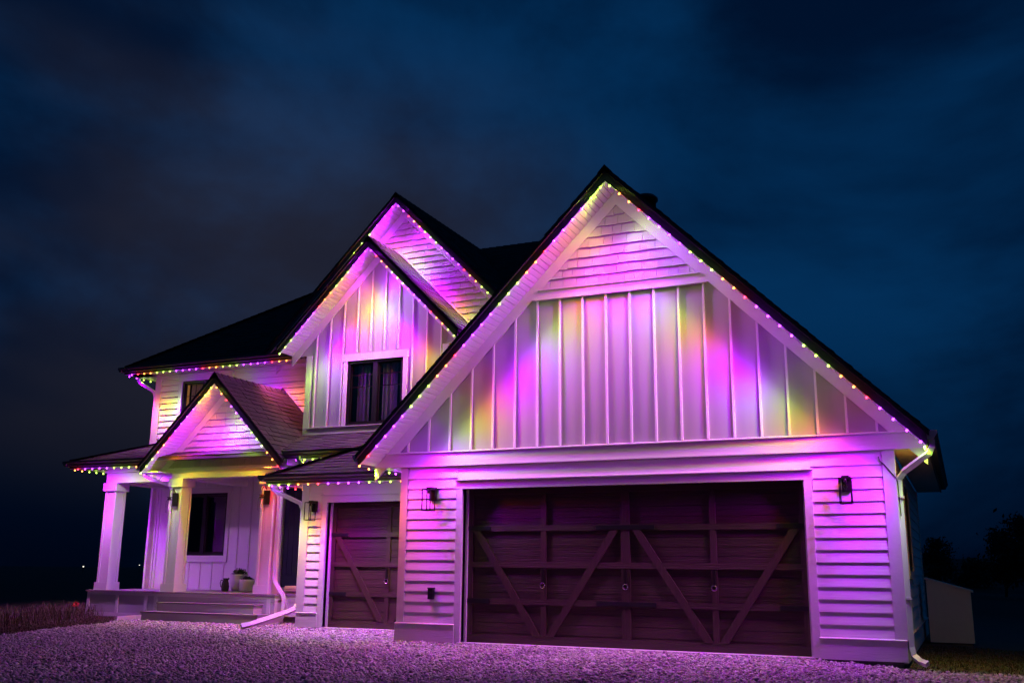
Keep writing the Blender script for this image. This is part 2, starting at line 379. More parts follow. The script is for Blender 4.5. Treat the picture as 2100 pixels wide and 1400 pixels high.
# plinth boards with light flashing caps, concrete below
for x0, x1 in ((XCL-.012, -.09), (4.97, XCR+.012)):
    pl = box('plinth_board', x0, x1, -.02, .04, -.012, ZP-.012, 'trim_h', H)
    mesh('flashing', [(x0, -.034, ZP-.012), (x1, -.034, ZP-.012), (x1, .02, ZP+.004), (x0, .02, ZP+.004), (x0, -.034, ZP-.018), (x1, -.034, ZP-.018), (x1, .02, ZP-.006), (x0, .02, ZP-.006)], [tuple(reversed(q)) for q in BF] if False else BF, 'flashing', pl)
box('foundation', XCL+.05, -.08, .03, .3, -.4, -.012, 'concrete', H); box('foundation', 4.96, XCR-.05, .03, .3, -.4, -.012, 'concrete', H)
# horizontal band and mouldings over the doors
bd = box('band_board', XCL-.46, XCR+.40, -.004, .034, ZS+.018, 2.715, 'trim_h', H)
box('moulding', XCL-.46, XCR+.40, -.03, .03, ZS, ZS+.018, 'flashing', bd)
mesh('drip_cap', [(XCL-.30, -.035, 2.715), (XCR+.24, -.035, 2.715), (XCR+.24, .03, 2.715), (XCL-.30, .03, 2.715), (XCL-.30, -.035, 2.728), (XCR+.24, -.035, 2.728), (XCR+.24, .03, 2.745), (XCL-.30, .03, 2.745)], BF, 'flashing', bd)
# board and batten field
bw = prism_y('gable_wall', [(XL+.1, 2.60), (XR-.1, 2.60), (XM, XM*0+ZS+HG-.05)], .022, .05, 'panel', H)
for k in range(20):
    x = -.951+.3557*k; top = ZS+HG-abs(x-XM)-.19
    top = min(top, 4.93)
    if top-2.75 < .04: continue
    prism_y('batten', [(x-.014, 2.745), (x+.014, 2.745), (x+.014, min(4.93, ZS+HG-abs(x+.014-XM)-.195)), (x-.014, min(4.93, ZS+HG-abs(x-.014-XM)-.195))], -.008, .024, 'trim', bw)
# belt trim
bt = 1.10
be = prism_y('belt_board', [(XM-(ZS+HG-.2-4.93), 4.93), (XM+(ZS+HG-.2-4.93), 4.93), (XM+(ZS+HG-.2-5.06), 5.06), (XM-(ZS+HG-.2-5.06), 5.06)], -.004, .025, 'trim_h', H)
box('drip_cap', XM-1.30, XM+1.30, -.035, .02, 4.914, 4.93, 'flashing', be)
box('drip_cap', XM-1.22, XM+1.22, -.03, .02, 5.06, 5.074, 'flashing', be)
# shaped shingles in gable triangles
def gable_shingles(wall, xm, zap, rows, yw, xmin=None, xmax=None, wr_=(.13, .25)):
    """rows: list of course bottoms ascending; zap = z of inner apex (frieze inner edge); sides slope 1:1"""
    for i, z0 in enumerate(rows):
        z1 = (rows[i+1] if i+1 < len(rows) else z0+.147)+.014
        hw = zap-z0; x = xm-hw-random.uniform(0, .12)
        while x < xm+hw:
            wd = random.uniform(*wr_); a, b = x, x+wd-.005; x += wd
            if xmin is not None and (b < xmin(z0)): continue
            if xmax is not None and (a > xmax): continue
            dz = random.choice((0, 0, 0, .006, -.004))
            q = [(a, z0+dz), (b, z0+dz), (b, z1), (a, z1)]
            q = clip(q, 1, 1, zap+xm); q = clip(q, -1, 1, zap-xm)
            if len(q) < 3: continue
            ar = 0
            for j in range(len(q)): ar += q[j][0]*q[(j+1) % len(q)][1]-q[(j+1) % len(q)][0]*q[j][1]
            if abs(ar) < .002: continue
            pr = random.uniform(.0, .004)
            yy = lambda z: yw-.008-pr+.026*max(0, min(1, (z-z0)/(z1-z0)))
            prism('shingle', [(p[0], yy(p[1]), p[1]) for p in q], [(p[0], yw+.03, p[1]) for p in q], 'shingle_wall', wall)
gs = prism_y('gable_wall', [(XM-1.2, 5.06), (XM+1.2, 5.06), (XM, 6.26)], .024, .05, 'trim', H)
gable_shingles(gs, XM, ZS+HG-.205, [5.074, 5.219, 5.356, 5.502, 5.648, 5.798, 5.948, 6.098], .0)
# door surround
tl = box('door_trim', -.10, 0, -.008, .19, -.005, ZT, 'trim', H); tr_ = box('door_trim', 4.88, 4.98, -.008, .19, -.005, ZT, 'trim', H)
li = box('door_lintel', -.113, 4.993, -.010, .19, ZT, 2.288, 'trim_h', H)
mesh('drip_cap', [(-.12, -.045, 2.288), (5.0, -.045, 2.288), (5.0, .03, 2.288), (-.12, .03, 2.288), (-.12, -.045, 2.300), (5.0, -.045, 2.300), (5.0, .03, 2.312), (-.12, .03, 2.312)], BF, 'flashing', li)
for x0, x1 in ((-.0, .035), (4.845, 4.88)): box('stop_moulding', x0, x1, .12, .18, 0, ZT, 'vinyl', H)

def garage_door(x0, x1, y, zt, leaves, name='garage_door'):
    W = x1-x0; d = mesh(name, *[[(x0, y+.05, -.02), (x1, y+.05, -.02), (x1, y+.09, -.02), (x0, y+.09, -.02), (x0, y+.05, zt), (x1, y+.05, zt), (x1, y+.09, zt), (x0, y+.09, zt)], BF], 'black', H)
    zs_ = [-.005, .572, 1.084, 1.598, zt]
    for a, b in zip(zs_[:-1], zs_[1:]):
        n = 4; hh = (b-a-.006)/n
        for i in range(n): box('plank', x0+.01, x1-.01, y+.022+random.uniform(0, .003), y+.05, a+i*hh, a+(i+1)*hh-.006, 'wood', d)
    for zc_ in (.572, 1.084, 1.598): box('rail', x0+.01, x1-.01, y-.008, y+.022, zc_-.042, zc_+.040, 'wood', d)
    box('rail', x0+.01, x1-.01, y-.006, y+.022, -.005, .112, 'wood', d); box('rail', x0+.01, x1-.01, y-.006, y+.022, zt-.09, zt, 'wood', d)
    q = W/leaves/2
    for k in range(leaves*2+1):
        xc = x0+q*k; wd = .042 if k % 2 else .065
        if k == 0: a, b = x0+.012, x0+.10
        elif k == leaves*2: a, b = x1-.10, x1-.012
        else: a, b = xc-wd, xc+wd
        for z0, z1 in ((.112, .53), (.612, 1.042), (1.124, 1.556), (1.638, zt-.09)): box('stile', a, b, y-.004, y+.022, z0, z1, 'wood_v', d)
    for k in range(leaves):
        cx = x0+q*(2*k+1)
        for s in (-1, 1):
            xt = cx+s*(q-.16); xb = cx+s*.10; z1, z0 = 1.556, .112; dx = .06
            ln = (z1-z0)/abs(xt-xb)
            prism_y('brace', [(xb-dx, z0), (xb+dx, z0), (xt+dx, z1), (xt-dx, z1)], y-.014, y+.02, 'wood_v', d)
    for k in range(1, leaves*2):
        xc = x0+q*k; hd = box('handle', xc-.02, xc+.02, y-.03, y-.008, .80, 1.03, 'bronze', d)
        tube('ring', [(xc+.035*math.cos(t), y-.036, .80+.035*math.sin(t)) for t in np.linspace(0, 2*math.pi, 17)], .007, 'steel', hd, n=6)
    for zc_ in (.572, 1.598):
        for a, b in [(x0+.012, x0+.38), (x1-.38, x1-.012)]+[(x0+2*q*k-.42, x0+2*q*k+.42) for k in range(1, leaves)]:
            box('strap_hinge', a, b, y-.016, y-.006, zc_-.028, zc_+.028, 'black', d)
    return d
garage_door(0.01, 4.87, .16, ZT+.01, 2)
box('door_sill', -.02, 4.90, -.045, .30, -.10, -.004, 'conc_light', H)
# outlet on the left pier
ou = box('outlet_cover', -.515, -.43, -.045, .012, .585, .735, 'black', H); box('outlet_lid', -.522, -.423, -.05, .012, .735, .748, 'black', ou)
# garage side walls (x = 5.958) and back
sw = box('wall', XCR-.10, XCR-.04, .10, 7.1, 0, ZS, 'siding', H)
zc2 = [ZP+.149*i for i in range(15)]+[ZS]
siding(sw, .10, 7.05, zc2, XCR, holes=[(1.95, 3.25, .95, 2.35)], axis='x')
box('corner_board', XCR-.03, XCR+.002, 6.95, 7.1, ZP, ZS, 'trim', H)
pb = box('plinth_board', XCR-.04, XCR+.012, .04, 7.1, -.03, ZP-.012, 'trim_h', H); box('flashing', XCR-.02, XCR+.03, .0, 7.1, ZP-.012, ZP, 'flashing', pb)
box('foundation', XCR-.15, XCR-.03, .3, 7.1, -.5, -.03, 'concrete', H)
box('wall', XCL, XCR-.06, 7.0, 7.1, 0, ZS, 'siding', H); box('wall', XCL, XCL+.06, .05, 7.0, 0, ZS, 'siding', H)
def side_window(x, y0, y1, z0, z1):
    wd = box('window', x-.05, x-.02, y0, y1, z0, z1, 'pane', H)
    box('frame', x-.03, x+.0, y0, y0+.06, z0, z1, 'black', wd); box('frame', x-.03, x+.0, y1-.06, y1, z0, z1, 'black', wd); box('frame', x-.03, x, y0, y1, z0, z0+.06, 'black', wd); box('frame', x-.03, x, y0, y1, z1-.06, z1, 'black', wd)
    for a, b, c, d in ((y0-.1, y0, z0-.1, z1+.1), (y1, y1+.1, z0-.1, z1+.1), (y0, y1, z0-.1, z0), (y0, y1, z1, z1+.1)): box('trim', x-.03, x+.015, a, b, c, d, 'trim', wd)
side_window(XCR, 2.05, 3.15, 1.05, 2.25)
# side eaves: level soffits, fascia, gutters
def eave_y(x_wall, x_eave, z, y0, y1, gut=True, gcap=True):
    """eave running in y; soffit between wall and eave"""
    s = 1 if x_eave > x_wall else -1
    a, b = sorted((x_wall, x_eave))
    so = box('soffit', a, b, y0, y1, z+.012, z+.03, 'vinyl', H)
    f = box('fascia', *sorted((x_eave, x_eave+s*.02)), y0, y1, z, z+.17, 'fascia', H)
    if gut:
        xa = x_eave+s*.02
        pts = [(xa, z+.165), (xa, z+.055), (xa+s*.075, z+.055), (xa+s*.09, z+.09), (xa+s*.12, z+.13), (xa+s*.12, z+.165)]
        if s < 0: pts.reverse()
        prism_y('gutter', pts, y0, y1, 'gutter', H)
    return so
eave_y(XCR, XR, ZS, .03, 7.3); eave_y(XCL, XL, ZS, .03, 4.0)
# little boxed returns between the rake and the gutter
def gutter_end(x, y, z, s):
    box('gutter_end', *sorted((x+s*.02, x+s*.14)), y-.004, y+.0, z+.055, z+.165, 'metal_white', H)
# front stretch of the gutters up to the rake
for xe, s in ((XR, 1), (XL, -1)):
    xa = xe+s*.02; pts = [(xa, ZS+.165), (xa, ZS+.055), (xa+s*.075, ZS+.055), (xa+s*.09, ZS+.09), (xa+s*.12, ZS+.13), (xa+s*.12, ZS+.165)]
    if s < 0: pts.reverse()
    gtt = prism_y('gutter', pts, -OV+.04, .03, 'gutter', H); prism_y('end_cap', [(p[0]+s*.001, p[1]) for p in pts], -OV+.03, -OV+.04, 'metal_white', gtt)
    box('soffit', *sorted((xe-s*.40, xe)), -OV+.04, -.0, ZS-.0, ZS+.012, 'vinyl', H) if False else None
    box('fascia', *sorted((xe, xe+s*.02)), -OV+.036, .03, ZS, ZS+.17, 'fascia', H)
# roof vent on the right slope
VX, VY = 2.66, .75
vt = lathe('roof_vent', [(.16, -.25), (.16, 0), (.19, .02), (.19, .06), (.15, .10), (.0, .13)], 'black', H, (VX, VY, ZS+HG+.2-(VX-XM)+.10), 18)

# ================================================================== BAY (single garage door, y=2.0)
YB = 2.0; BXL = -4.285
wb1 = wallpanel('wall', BXL+.02, -3.76, 0, 2.5, YB+.04, YB+.16); wb2 = wallpanel('wall', -1.32, XCL, 0, 2.5, YB+.04, YB+.16); wb3 = wallpanel('wall', -3.76, -1.32, ZT, 2.5, YB+.04, YB+.16)
zcb = [z for z in zc if z < 2.44]+[2.5]
siding(wb1, BXL+.13, -3.85, zcb, YB, holes=[(-3.873, -1.2, ZT, 2.30)]); siding(wb3, -3.85, XCL, [2.30, 2.5], YB)
siding(wb2, -1.23, XCL, zcb, YB)
box('corner_board', BXL, BXL+.13, YB, YB+.04, ZP, 2.5, 'trim', H); box('corner_board', BXL-.03, BXL+.001, YB+.0, YB+.12, ZP, 2.5, 'trim', H)
pl = box('plinth_board', BXL-.012, -3.85, YB-.02, YB+.04, -.012, ZP-.012, 'trim_h', H)
mesh('flashing', [(BXL-.012, YB-.034, ZP-.012), (-3.85, YB-.034, ZP-.012), (-3.85, YB+.02, ZP+.004), (BXL-.012, YB+.02, ZP+.004), (BXL-.012, YB-.034, ZP-.018), (-3.85, YB-.034, ZP-.018), (-3.85, YB+.02, ZP-.006), (BXL-.012, YB+.02, ZP-.006)], BF, 'flashing', pl)
box('foundation', BXL+.05, -3.84, YB+.03, YB+.3, -.4, -.012, 'concrete', H)
box('door_trim', -3.86, -3.76, YB-.008, YB+.19, -.005, ZT, 'trim', H); box('door_trim', -1.32, -1.22, YB-.008, YB+.19, -.005, ZT, 'trim', H)
li = box('door_lintel', -3.873, -1.2, YB-.01, YB+.19, ZT, 2.288, 'trim_h', H); box('drip_cap', -3.88, -1.2, YB-.045, YB+.03, 2.288, 2.303, 'flashing', li)
box('stop_moulding', -3.76, -3.725, YB+.12, YB+.18, 0, ZT, 'vinyl', H)
garage_door(-3.75, -1.33, YB+.16, ZT+.01, 1)
box('door_sill', -3.78, -1.30, YB-.045, YB+.30, -.10, -.004, 'conc_light', H)
box('wall', BXL+.0, BXL+.06, YB+.12, 4.95, 0, 2.9, 'siding', H)
# bay eaves
BE_X, BE_Y, BE_Z = -4.74, 1.52, 2.48
def eave_x(x0, x1, y_eave, y_wall, z, parent=H, h=.15, gm='gutter'):
    box('soffit', x0, x1, y_eave+.001, y_wall, z+.012, z+.03, 'vinyl', H)
    f = box('fascia', x0, x1, y_eave-.02, y_eave, z, z+h, 'gutter', H)
    pts = [(y_eave-.02, z+h), (y_eave-.02, z+.045), (y_eave-.09, z+.045), (y_eave-.10, z+.08), (y_eave-.135, z+.11), (y_eave-.135, z+h)]
    pts = [(a, b) for a, b in pts]
    g_ = prism_x('gutter', list(reversed(pts)), x0-.0, x1, gm, H)
    prism_x('gutter_lip', [(y_eave-.142, z+h-.014), (y_eave-.142, z+h), (y_eave-.13, z+h), (y_eave-.13, z+h-.014)], x0-.002, x1, 'gutter', g_)
    box('light_track', x0, x1, y_eave-.012, y_eave+.012, z-.012, z, 'metal_white', f)
    return f
def eave_left(x_eave, x_wall, y0, y1, z, h=.15):
    box('soffit', x_eave, x_wall, y0, y1, z+.012, z+.03, 'vinyl', H)
    f = box('fascia', x_eave-.02, x_eave, y0, y1, z, z+h, 'gutter', H)
    pts = [(x_eave-.02, z+h), (x_eave-.02, z+.045), (x_eave-.09, z+.045), (x_eave-.10, z+.08), (x_eave-.135, z+.11), (x_eave-.135, z+h)]
    prism_y('gutter', list(reversed(pts)), y0-.13, y1, 'gutter', H)
eave_x(BE_X-.02, XCL, BE_Y, YB, BE_Z); eave_left(BE_X, BXL, BE_Y, 3.1, BE_Z)
bz = BE_Z+.15; t = 2.3; p = .5
bx0, by0 = BE_X-.03, BE_Y-.03
roof_plane([(bx0, by0, bz), (-1.0, by0, bz), (-1.0, by0+t, bz+p*t), (bx0+t, by0+t, bz+p*t)])
roof_plane([(bx0, by0+4, bz), (bx0, by0, bz), (bx0+t, by0+t, bz+p*t), (bx0+t, by0+4, bz+p*t)])
ridge_caps((bx0, by0, bz), (bx0+t, by0+t, bz+p*t), H, ((.62, -.62, -.3), (-.62, .62, -.3)) if False else ((.66, -.66, 0), (-.66, .66, 0)))

# ================================================================== MAIN BODY
YU, YLW, XH = 4.70, 4.95, -10.70
UZ = 5.46
EX, EY, EZ, PM = XH-.55, YU-.46, UZ+.15, .76
RY = 8.82; RZ = EZ+PM*(RY-EY); RXL = EX+(RY-EY)
# upper wall left
uw = holed('wall', [[(XH+.02, 3.2), (-5.6, 3.2), (-5.6, UZ+.02), (XH+.02, UZ+.02)]], YU+.04, YU+.12, (-9.89, -8.53, 4.10, 5.285), 'siding', H)
zu = [3.95+.1405*i for i in range(11)]+[UZ+.02]
siding(uw, XH+.15, -5.9, zu, YU, holes=[(-9.99, -8.43, 4.05, 5.43)])
box('corner_board', XH, XH+.15, YU, YU+.04, 3.2, UZ+.01, 'trim', H)
box('corner_board', XH-.025, XH+.002, YU, YU+.13, 3.2, UZ+.01, 'trim', H)
box('wall', XH, XH+.06, YU+.13, 13.2, 0, UZ, 'siding', H); box('wall', XH, -.5, 13.1, 13.2, 0, UZ, 'siding', H); prism_x('wall', [(YU+.3, 0), (13.2, 0), (13.2, UZ), (RY, RZ-.1), (YU+.3, UZ+.3)], -.5, -.4, 'siding', H)
# main roof, hipped at the left
roof_plane([(EX-.03, EY-.03, EZ), (-6.9, EY-.03, EZ), (-6.9, RY, RZ), (RXL, RY, RZ)])
roof_plane([(-6.9, YU+.15, EZ+PM*.5), (-.2, YU+.15, EZ+PM*.5), (-.2, RY, RZ), (-6.9, RY, RZ)])
roof_plane([(EX-.03, 13.4, EZ), (EX-.03, EY-.03, EZ), (RXL, RY, RZ)])
roof_plane([(-.2, 13.4, EZ), (EX, 13.4, EZ), (RXL, RY, RZ), (-.2, RY, RZ)])
ridge_caps((EX-.03, EY-.03, EZ), (RXL, RY, RZ), H, ((.66, -.66, 0), (-.66, .66, 0))); ridge_caps((RXL, RY, RZ), (-.2, RY, RZ), H, ((0, -.8, -.6), (0, .8, -.6)))
eave_x(EX-.02, -6.15, EY, YU, UZ); eave_left(EX, XH, EY, 13.3, UZ)
lathe('vent_pipe', [(.05, -.1), (.05, .28), (.0, .28)], 'black', H, (-1.9, RY-.3, RZ-.1), 10)
# gable E (upper rear gable)
gable(-3.94, 3.25, 8.744-3.25, YU, .45, RY+.3, fr=.22, slat=.12)
ew = prism_y('gable_wall', [(-7.0, 5.3), (-.9, 5.3), (-3.94, 8.6)], YU+.024, YU+.06, 'trim', H)
gable_shingles(ew, -3.94, 8.744-.225, [5.947+.1373*i for i in range(19)], YU, xmin=lambda z: -4.85, wr_=(.14, .27))
siding(box('wall', -2.42, -.45, YU+.04, YU+.12, 2.6, 5.62, 'siding', H), -2.37, -.5, [2.7+.145*i for i in range(20)], YU)
# gable D (dormer gable with window)
DXM, DH, DZS, YD = -4.07, 2.10, 5.405, 3.90
gable(DXM, DH, DZS, YD, .45, YU+.1, fr=.20)
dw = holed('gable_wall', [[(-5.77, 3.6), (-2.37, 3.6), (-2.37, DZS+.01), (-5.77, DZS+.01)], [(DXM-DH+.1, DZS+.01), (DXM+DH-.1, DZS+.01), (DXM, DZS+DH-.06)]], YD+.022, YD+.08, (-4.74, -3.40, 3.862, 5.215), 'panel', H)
box('wall', -5.77, -5.71, YD+.08, YU+.1, 3.4, DZS+.3, 'siding', H); box('wall', -2.43, -2.37, YD+.08, YU+.1, 3.0, DZS+.3, 'siding', H)
box('corner_board', -5.785, -5.63, YD-.004, YD+.03, 3.70, DZS, 'trim', H); box('corner_board', -2.51, -2.355, YD-.004, YD+.03, 3.70, DZS, 'trim', H)
WD = (-4.74, -3.40, 3.862, 5.215)
for k in range(10):
    x = -5.539+.3330*k
    zb, zt_ = 3.86, DZS+DH-abs(x-DXM)-.21
    if -4.86 < x < -3.29: zb = 5.40
    prism_y('batten', [(x-.014, zb), (x+.014, zb), (x+.014, DZS+DH-abs(x+.014-DXM)-.195), (x-.014, DZS+DH-abs(x-.014-DXM)-.195)], YD-.008, YD+.024, 'trim', dw)
db = box('base_board', -5.66, -2.37, YD-.02, YD+.03, 3.735, 3.845, 'trim_h', H)
box('drip_cap', -5.68, -2.35, YD-.045, YD+.03, 3.845, 3.861, 'flashing', db); box('flashing', -5.70, -2.35, YD-.05, YD+.03, 3.705, 3.735, 'flashing', db)
def window(x0, x1, z0, z1, y, mull, trimw=.10, head=.16, sill=None, grille=None, curtain=None, name='window'):
    wd = box(name, x0+.02, x1-.02, y+.085, y+.09, z0+.02, z1-.02, 'pane', H)
    fw = .055
    for a, b, c, d in ((x0, x0+fw, z0, z1), (x1-fw, x1, z0, z1), (x0+fw, x1-fw, z0, z0+fw), (x0+fw, x1-fw, z1-fw, z1)): box('frame', a, b, y+.015, y+.10, c, d, 'black', wd)
    for mx in mull: box('mullion', mx-.05, mx+.05, y+.02, y+.10, z0+fw, z1-fw, 'black', wd)
    # sash bars
    edges = [x0+fw]+[m_ for mx in mull for m_ in (mx-.05, mx+.05)]+[x1-fw]
    for a, b in zip(edges[0::2], edges[1::2]):
        for c, d in ((a, a+.03), (b-.03, b)): box('sash', c, d, y+.05, y+.084, z0+fw, z1-fw, 'bronze', wd)
        box('sash', a+.03, b-.03, y+.05, y+.084, z0+fw, z0+fw+.03, 'bronze', wd); box('sash', a+.03, b-.03, y+.05, y+.084, z1-fw-.03, z1-fw, 'bronze', wd)
        if grille:
            mid = (a+b)/2
            box('grille_bar', mid-.009, mid+.009, y+.075, y+.084, grille[-1], z1-fw-.03, 'bronze', wd)
            for gz_ in grille: box('grille_bar', a+.03, b-.03, y+.076, y+.083, gz_-.009, gz_+.009, 'bronze', wd)
    if trimw:
        box('trim', x0-trimw, x0, y-.008, y+.10, z0, z1, 'trim', wd); box('trim', x1, x1+trimw, y-.008, y+.10, z0, z1, 'trim', wd)
        hd = box('trim', x0-trimw-.02, x1+trimw+.02, y-.014, y+.10, z1, z1+head, 'trim_h', wd)
        if sill: box('trim', x0-trimw, x1+trimw, y-.01, y+.10, z0-sill, z0, 'trim_h', wd)
    # dark room behind
    rm = mesh('room', [(x0, y+.11, z0), (x1, y+.11, z0), (x1, y+.6, z0), (x0, y+.6, z0), (x0, y+.11, z1), (x1, y+.11, z1), (x1, y+.6, z1), (x0, y+.6, z1)], [(0, 1, 2, 3), (4, 7, 6, 5), (1, 5, 6, 2), (2, 6, 7, 3), (3, 7, 4, 0)], 'black', wd)
    for c in curtain or []:
        a, b, m_ = c[:3]; n = max(3, int((b-a)/.03)); V = []; F = []
        for i in range(n+1):
            xx = a+(b-a)*i/n; yy = y+.135+.012*math.sin(i*1.9)
            V += [(xx, yy, z0), (xx, yy, z1)]
        for i in range(n): F.append((2*i, 2*i+2, 2*i+3, 2*i+1))
        mesh('curtain', V, F, m_, wd)
    return wd
window(*WD, YD, [-4.07], trimw=.09, head=.15, grille=[4.92, 4.67], curtain=[(-4.55, -4.25, 'curtain'), (-3.95, -3.6, 'curtain')])
window(-9.89, -8.53, 4.10, 5.285, YU, [-9.20], trimw=.10, head=.14, grille=[4.93], curtain=[(-9.86, -9.775, 'curtain_glow'), (-9.72, -9.40, 'curtain_glow_dim'), (-9.1, -8.7, 'curtain_glow_dim')])
# lower wall behind the porch
lw = holed('wall', [[(XH+.02, .3), (-7.3, .3), (-7.3, 3.1), (XH+.02, 3.1)]], YLW+.022, YLW+.10, (-9.80, -8.51, 1.265, 2.665), 'panel_porch', H)
lw2 = holed('wall', [[(-7.3, .3), (BXL+.02, .3), (BXL+.02, 3.1), (-7.3, 3.1)]], YLW+.022, YLW+.10, (-6.95, -5.96, .52, 2.74), 'panel_porch', H)
box('corner_board', XH, XH+.13, YLW-.004, YLW+.03, .52, 3.1, 'trim', H)
WL = (-9.80, -8.51, 1.265, 2.665)
for k in range(18):
    x = -10.504+.334*k
    if -7.2 < x < -5.9: continue
    spans = [(.545, 3.05)]
    if WL[0]-.12 < x < WL[1]+.12: spans = [(.545, WL[2]-.14), (WL[3]+.14, 3.05)]
    for a, b in spans: box('batten', x-.017, x+.017, YLW, YLW+.024, a, b, 'trim', lw)
window(*WL, YLW, [-9.17], trimw=.095, head=.125, sill=.145)
# front door
fd = box('front_door', -6.93, -5.98, YLW+.05, YLW+.09, .60, 2.72, 'doorblue', H)
for k in range(7): box('plank', -6.93+.136*k+.004, -6.93+.136*(k+1)-.004, YLW+.036, YLW+.05, .87, 2.70, 'doorblue', fd)
box('kick_panel', -6.90, -6.02, YLW+.03, YLW+.05, .63, .85, 'doorblue', fd)
tube('handle', [(-6.08, YLW+.0, 1.5), (-6.08, YLW-.03, 1.52), (-6.08, YLW-.03, 1.75), (-6.08, YLW+.0, 1.77)], .012, 'bronze', fd)
for x0, x1 in ((-7.07, -6.935), (-5.975, -5.84)): box('door_trim', x0, x1, YLW-.01, YLW+.1, .53, 2.73, 'trim', H)
box('door_trim', -7.09, -5.82, YLW-.015, YLW+.1, 2.73, 2.87, 'trim_h', H); box('door_sill', -6.95, -5.96, YLW-.03, YLW+.06, .52, .60, 'conc_light', H)
# meter box near the left corner
mb = box('outlet_cover', -10.02, -9.95, YLW-.05, YLW+.0, 1.08, 1.22, 'black', H); tube('conduit', [(-9.985, YLW-.02, 1.08), (-9.985, YLW-.03, 1.0), (-9.96, YLW-.05, .97)], .012, 'black', mb)

# ================================================================== PORCH
DK = .515
# deck: boards run along the front
def deck_part(x0, x1, y0, y1):
    dk = box('deck', x0+.03, x1-.03, y0+.03, y1, DK-.14, DK-.03, 'riser', H); y = y0
    while y < y1-.02:
        box('deck_board', x0, x1, y, min(y+.138, y1), DK-.028, DK, 'deck', dk); y += .144
    return dk
dk1 = deck_part(-10.49, BXL-.05, 3.0, YLW); dk2 = deck_part(-8.37, -5.33, 2.72, 2.996)
# skirts: framed panels
def skirt(x0, x1, y, z0, z1, posts):
    s = box('skirt', x0, x1, y+.012, y+.03, z0, z1, 'riser', H)
    box('rail', x0, x1, y-.004, y+.012, z0, z0+.075, 'trim_h', s); box('rail', x0, x1, y-.004, y+.012, z1-.06, z1, 'trim_h', s)
    for a, b in posts: box('stile', a, b, y-.004, y+.012, z0+.075, z1-.06, 'trim', s)
    return s
skirt(-10.46, -8.34, 3.03, -.012, DK-.03, [(-10.46, -10.385), (-9.65, -9.575), (-8.86, -8.78)])
skirt(-8.34, -5.36, 2.75, -.012, DK-.03, [(-8.34, -8.26), (-5.54, -5.46)])
s_ = box('skirt', -5.38, -5.36, 2.78, 3.06, -.012, DK-.03, 'riser', H); box('stile', -5.36, -5.345, 2.75, 2.83, -.012, DK-.03, 'trim', s_); box('rail', -5.36, -5.348, 2.83, 3.03, DK-.11, DK-.03, 'trim_h', s_)
skirt(-5.34, BXL-.05, 3.03, .10, DK-.03, [(-5.34, -5.26), (-4.95, -4.88), (-4.42, -4.34)])
box('foundation', -10.40, BXL, 3.08, 3.2, -.4, .1, 'concrete', H)
# steps
for (x0, x1, y0, y1, z) in ((-8.145, -5.30, 2.20, 2.745, .155), (-8.02, -5.62, 2.48, 2.748, .325)):
    st = box('step', x0+.02, x1-.02, y0+.02, y1, -.05 if z < .2 else .15, z-.03, 'riser', H); box('tread', x0, x1, y0, y1, z-.028, z, 'deck', st)
# columns
def column(x0, y0, w_=.36, zt=2.62):
    c = box('column', x0+.045, x0+w_-.045, y0+.045, y0+w_-.045, DK, zt+.17, 'trim', H)
    box('base', x0, x0+w_, y0, y0+w_, DK+.001, DK+.16, 'trim', c); box('capital', x0-.008, x0+w_+.008, y0-.008, y0+w_+.008, zt, zt+.17, 'trim', c)
    a0, a1 = x0+.03, x0+w_-.03; b0, b1 = y0+.03, y0+w_-.03; sw_ = .052
    for u0, u1 in ((a0, a0+sw_), (a1-sw_, a1)):
        box('stile', u0, u1, b0, b0+.016, DK+.16, zt, 'trim', c); box('stile', u0, u1, b1-.016, b1, DK+.16, zt, 'trim', c)
    for v0, v1 in ((b0+.016, b0+sw_), (b1-sw_, b1-.016)):
        box('stile', a1-.016, a1, v0, v1, DK+.16, zt, 'trim', c); box('stile', a0, a0+.016, v0, v1, DK+.16, zt, 'trim', c)
    return c
column(-10.345, 3.07, zt=2.60); cB = column(-8.285, 2.83); cC = column(-5.955, 2.83)
# beams and ceiling
box('beam', -10.30, -8.30, 3.08, 3.38, 2.77, 3.07, 'trim_h', H); box('beam', -10.30, -10.0, 3.38, YLW, 2.77, 3.07, 'trim_h', H)
box('beam', -8.25, -5.63, 2.86, 3.16, 2.79, 2.895, 'trim_h', H); box('beam', -8.25, -7.96, 3.16, YLW, 2.79, 3.0, 'trim_h', H); box('beam', -5.92, -5.63, 3.16, YLW, 2.79, 3.0, 'trim_h', H)
box('beam', -5.63, BXL, 3.08, 3.38, 2.77, 3.07, 'trim_h', H)
box('ceiling', -10.28, BXL, 3.0, YLW+.02, 2.985, 3.01, 'vinyl', H)
# porch gable
PXM, PH, PZS, YG = -6.965, 1.765, 2.885, 2.92
gable(PXM, PH, PZS, YG, .47, YU+.02, fr=.17)
pw = prism_y('gable_wall', [(PXM-PH+.1, PZS+.005), (PXM+PH-.1, PZS+.005), (PXM, PZS+PH-.1)], YG+.024, YG+.06, 'trim', H)
gable_shingles(pw, PXM, PZS+PH-.175, [3.018+.1385*i for i in range(11)], YG)
pb_ = box('band_board', PXM-PH+.02, PXM+PH-.02, YG-.006, YG+.026, PZS, 2.99, 'trim_h', H); box('drip_cap', PXM-1.58, PXM+1.58, YG-.035, YG+.02, 2.99, 3.012, 'flashing', pb_); box('moulding', PXM-PH+.01, PXM+PH-.01, YG-.03, YG+.02, PZS-.014, PZS, 'flashing', pb_)
for xe, s in ((PXM-PH, -1), (PXM+PH, 1)):
    eave_y(xe-s*.42, xe, PZS, YG-.43, 3.06, gut=True)
    box('end_cap', *sorted((xe+s*.02, xe+s*.14)), YG-.436, YG-.43, PZS+.055, PZS+.165, 'metal_white', H)
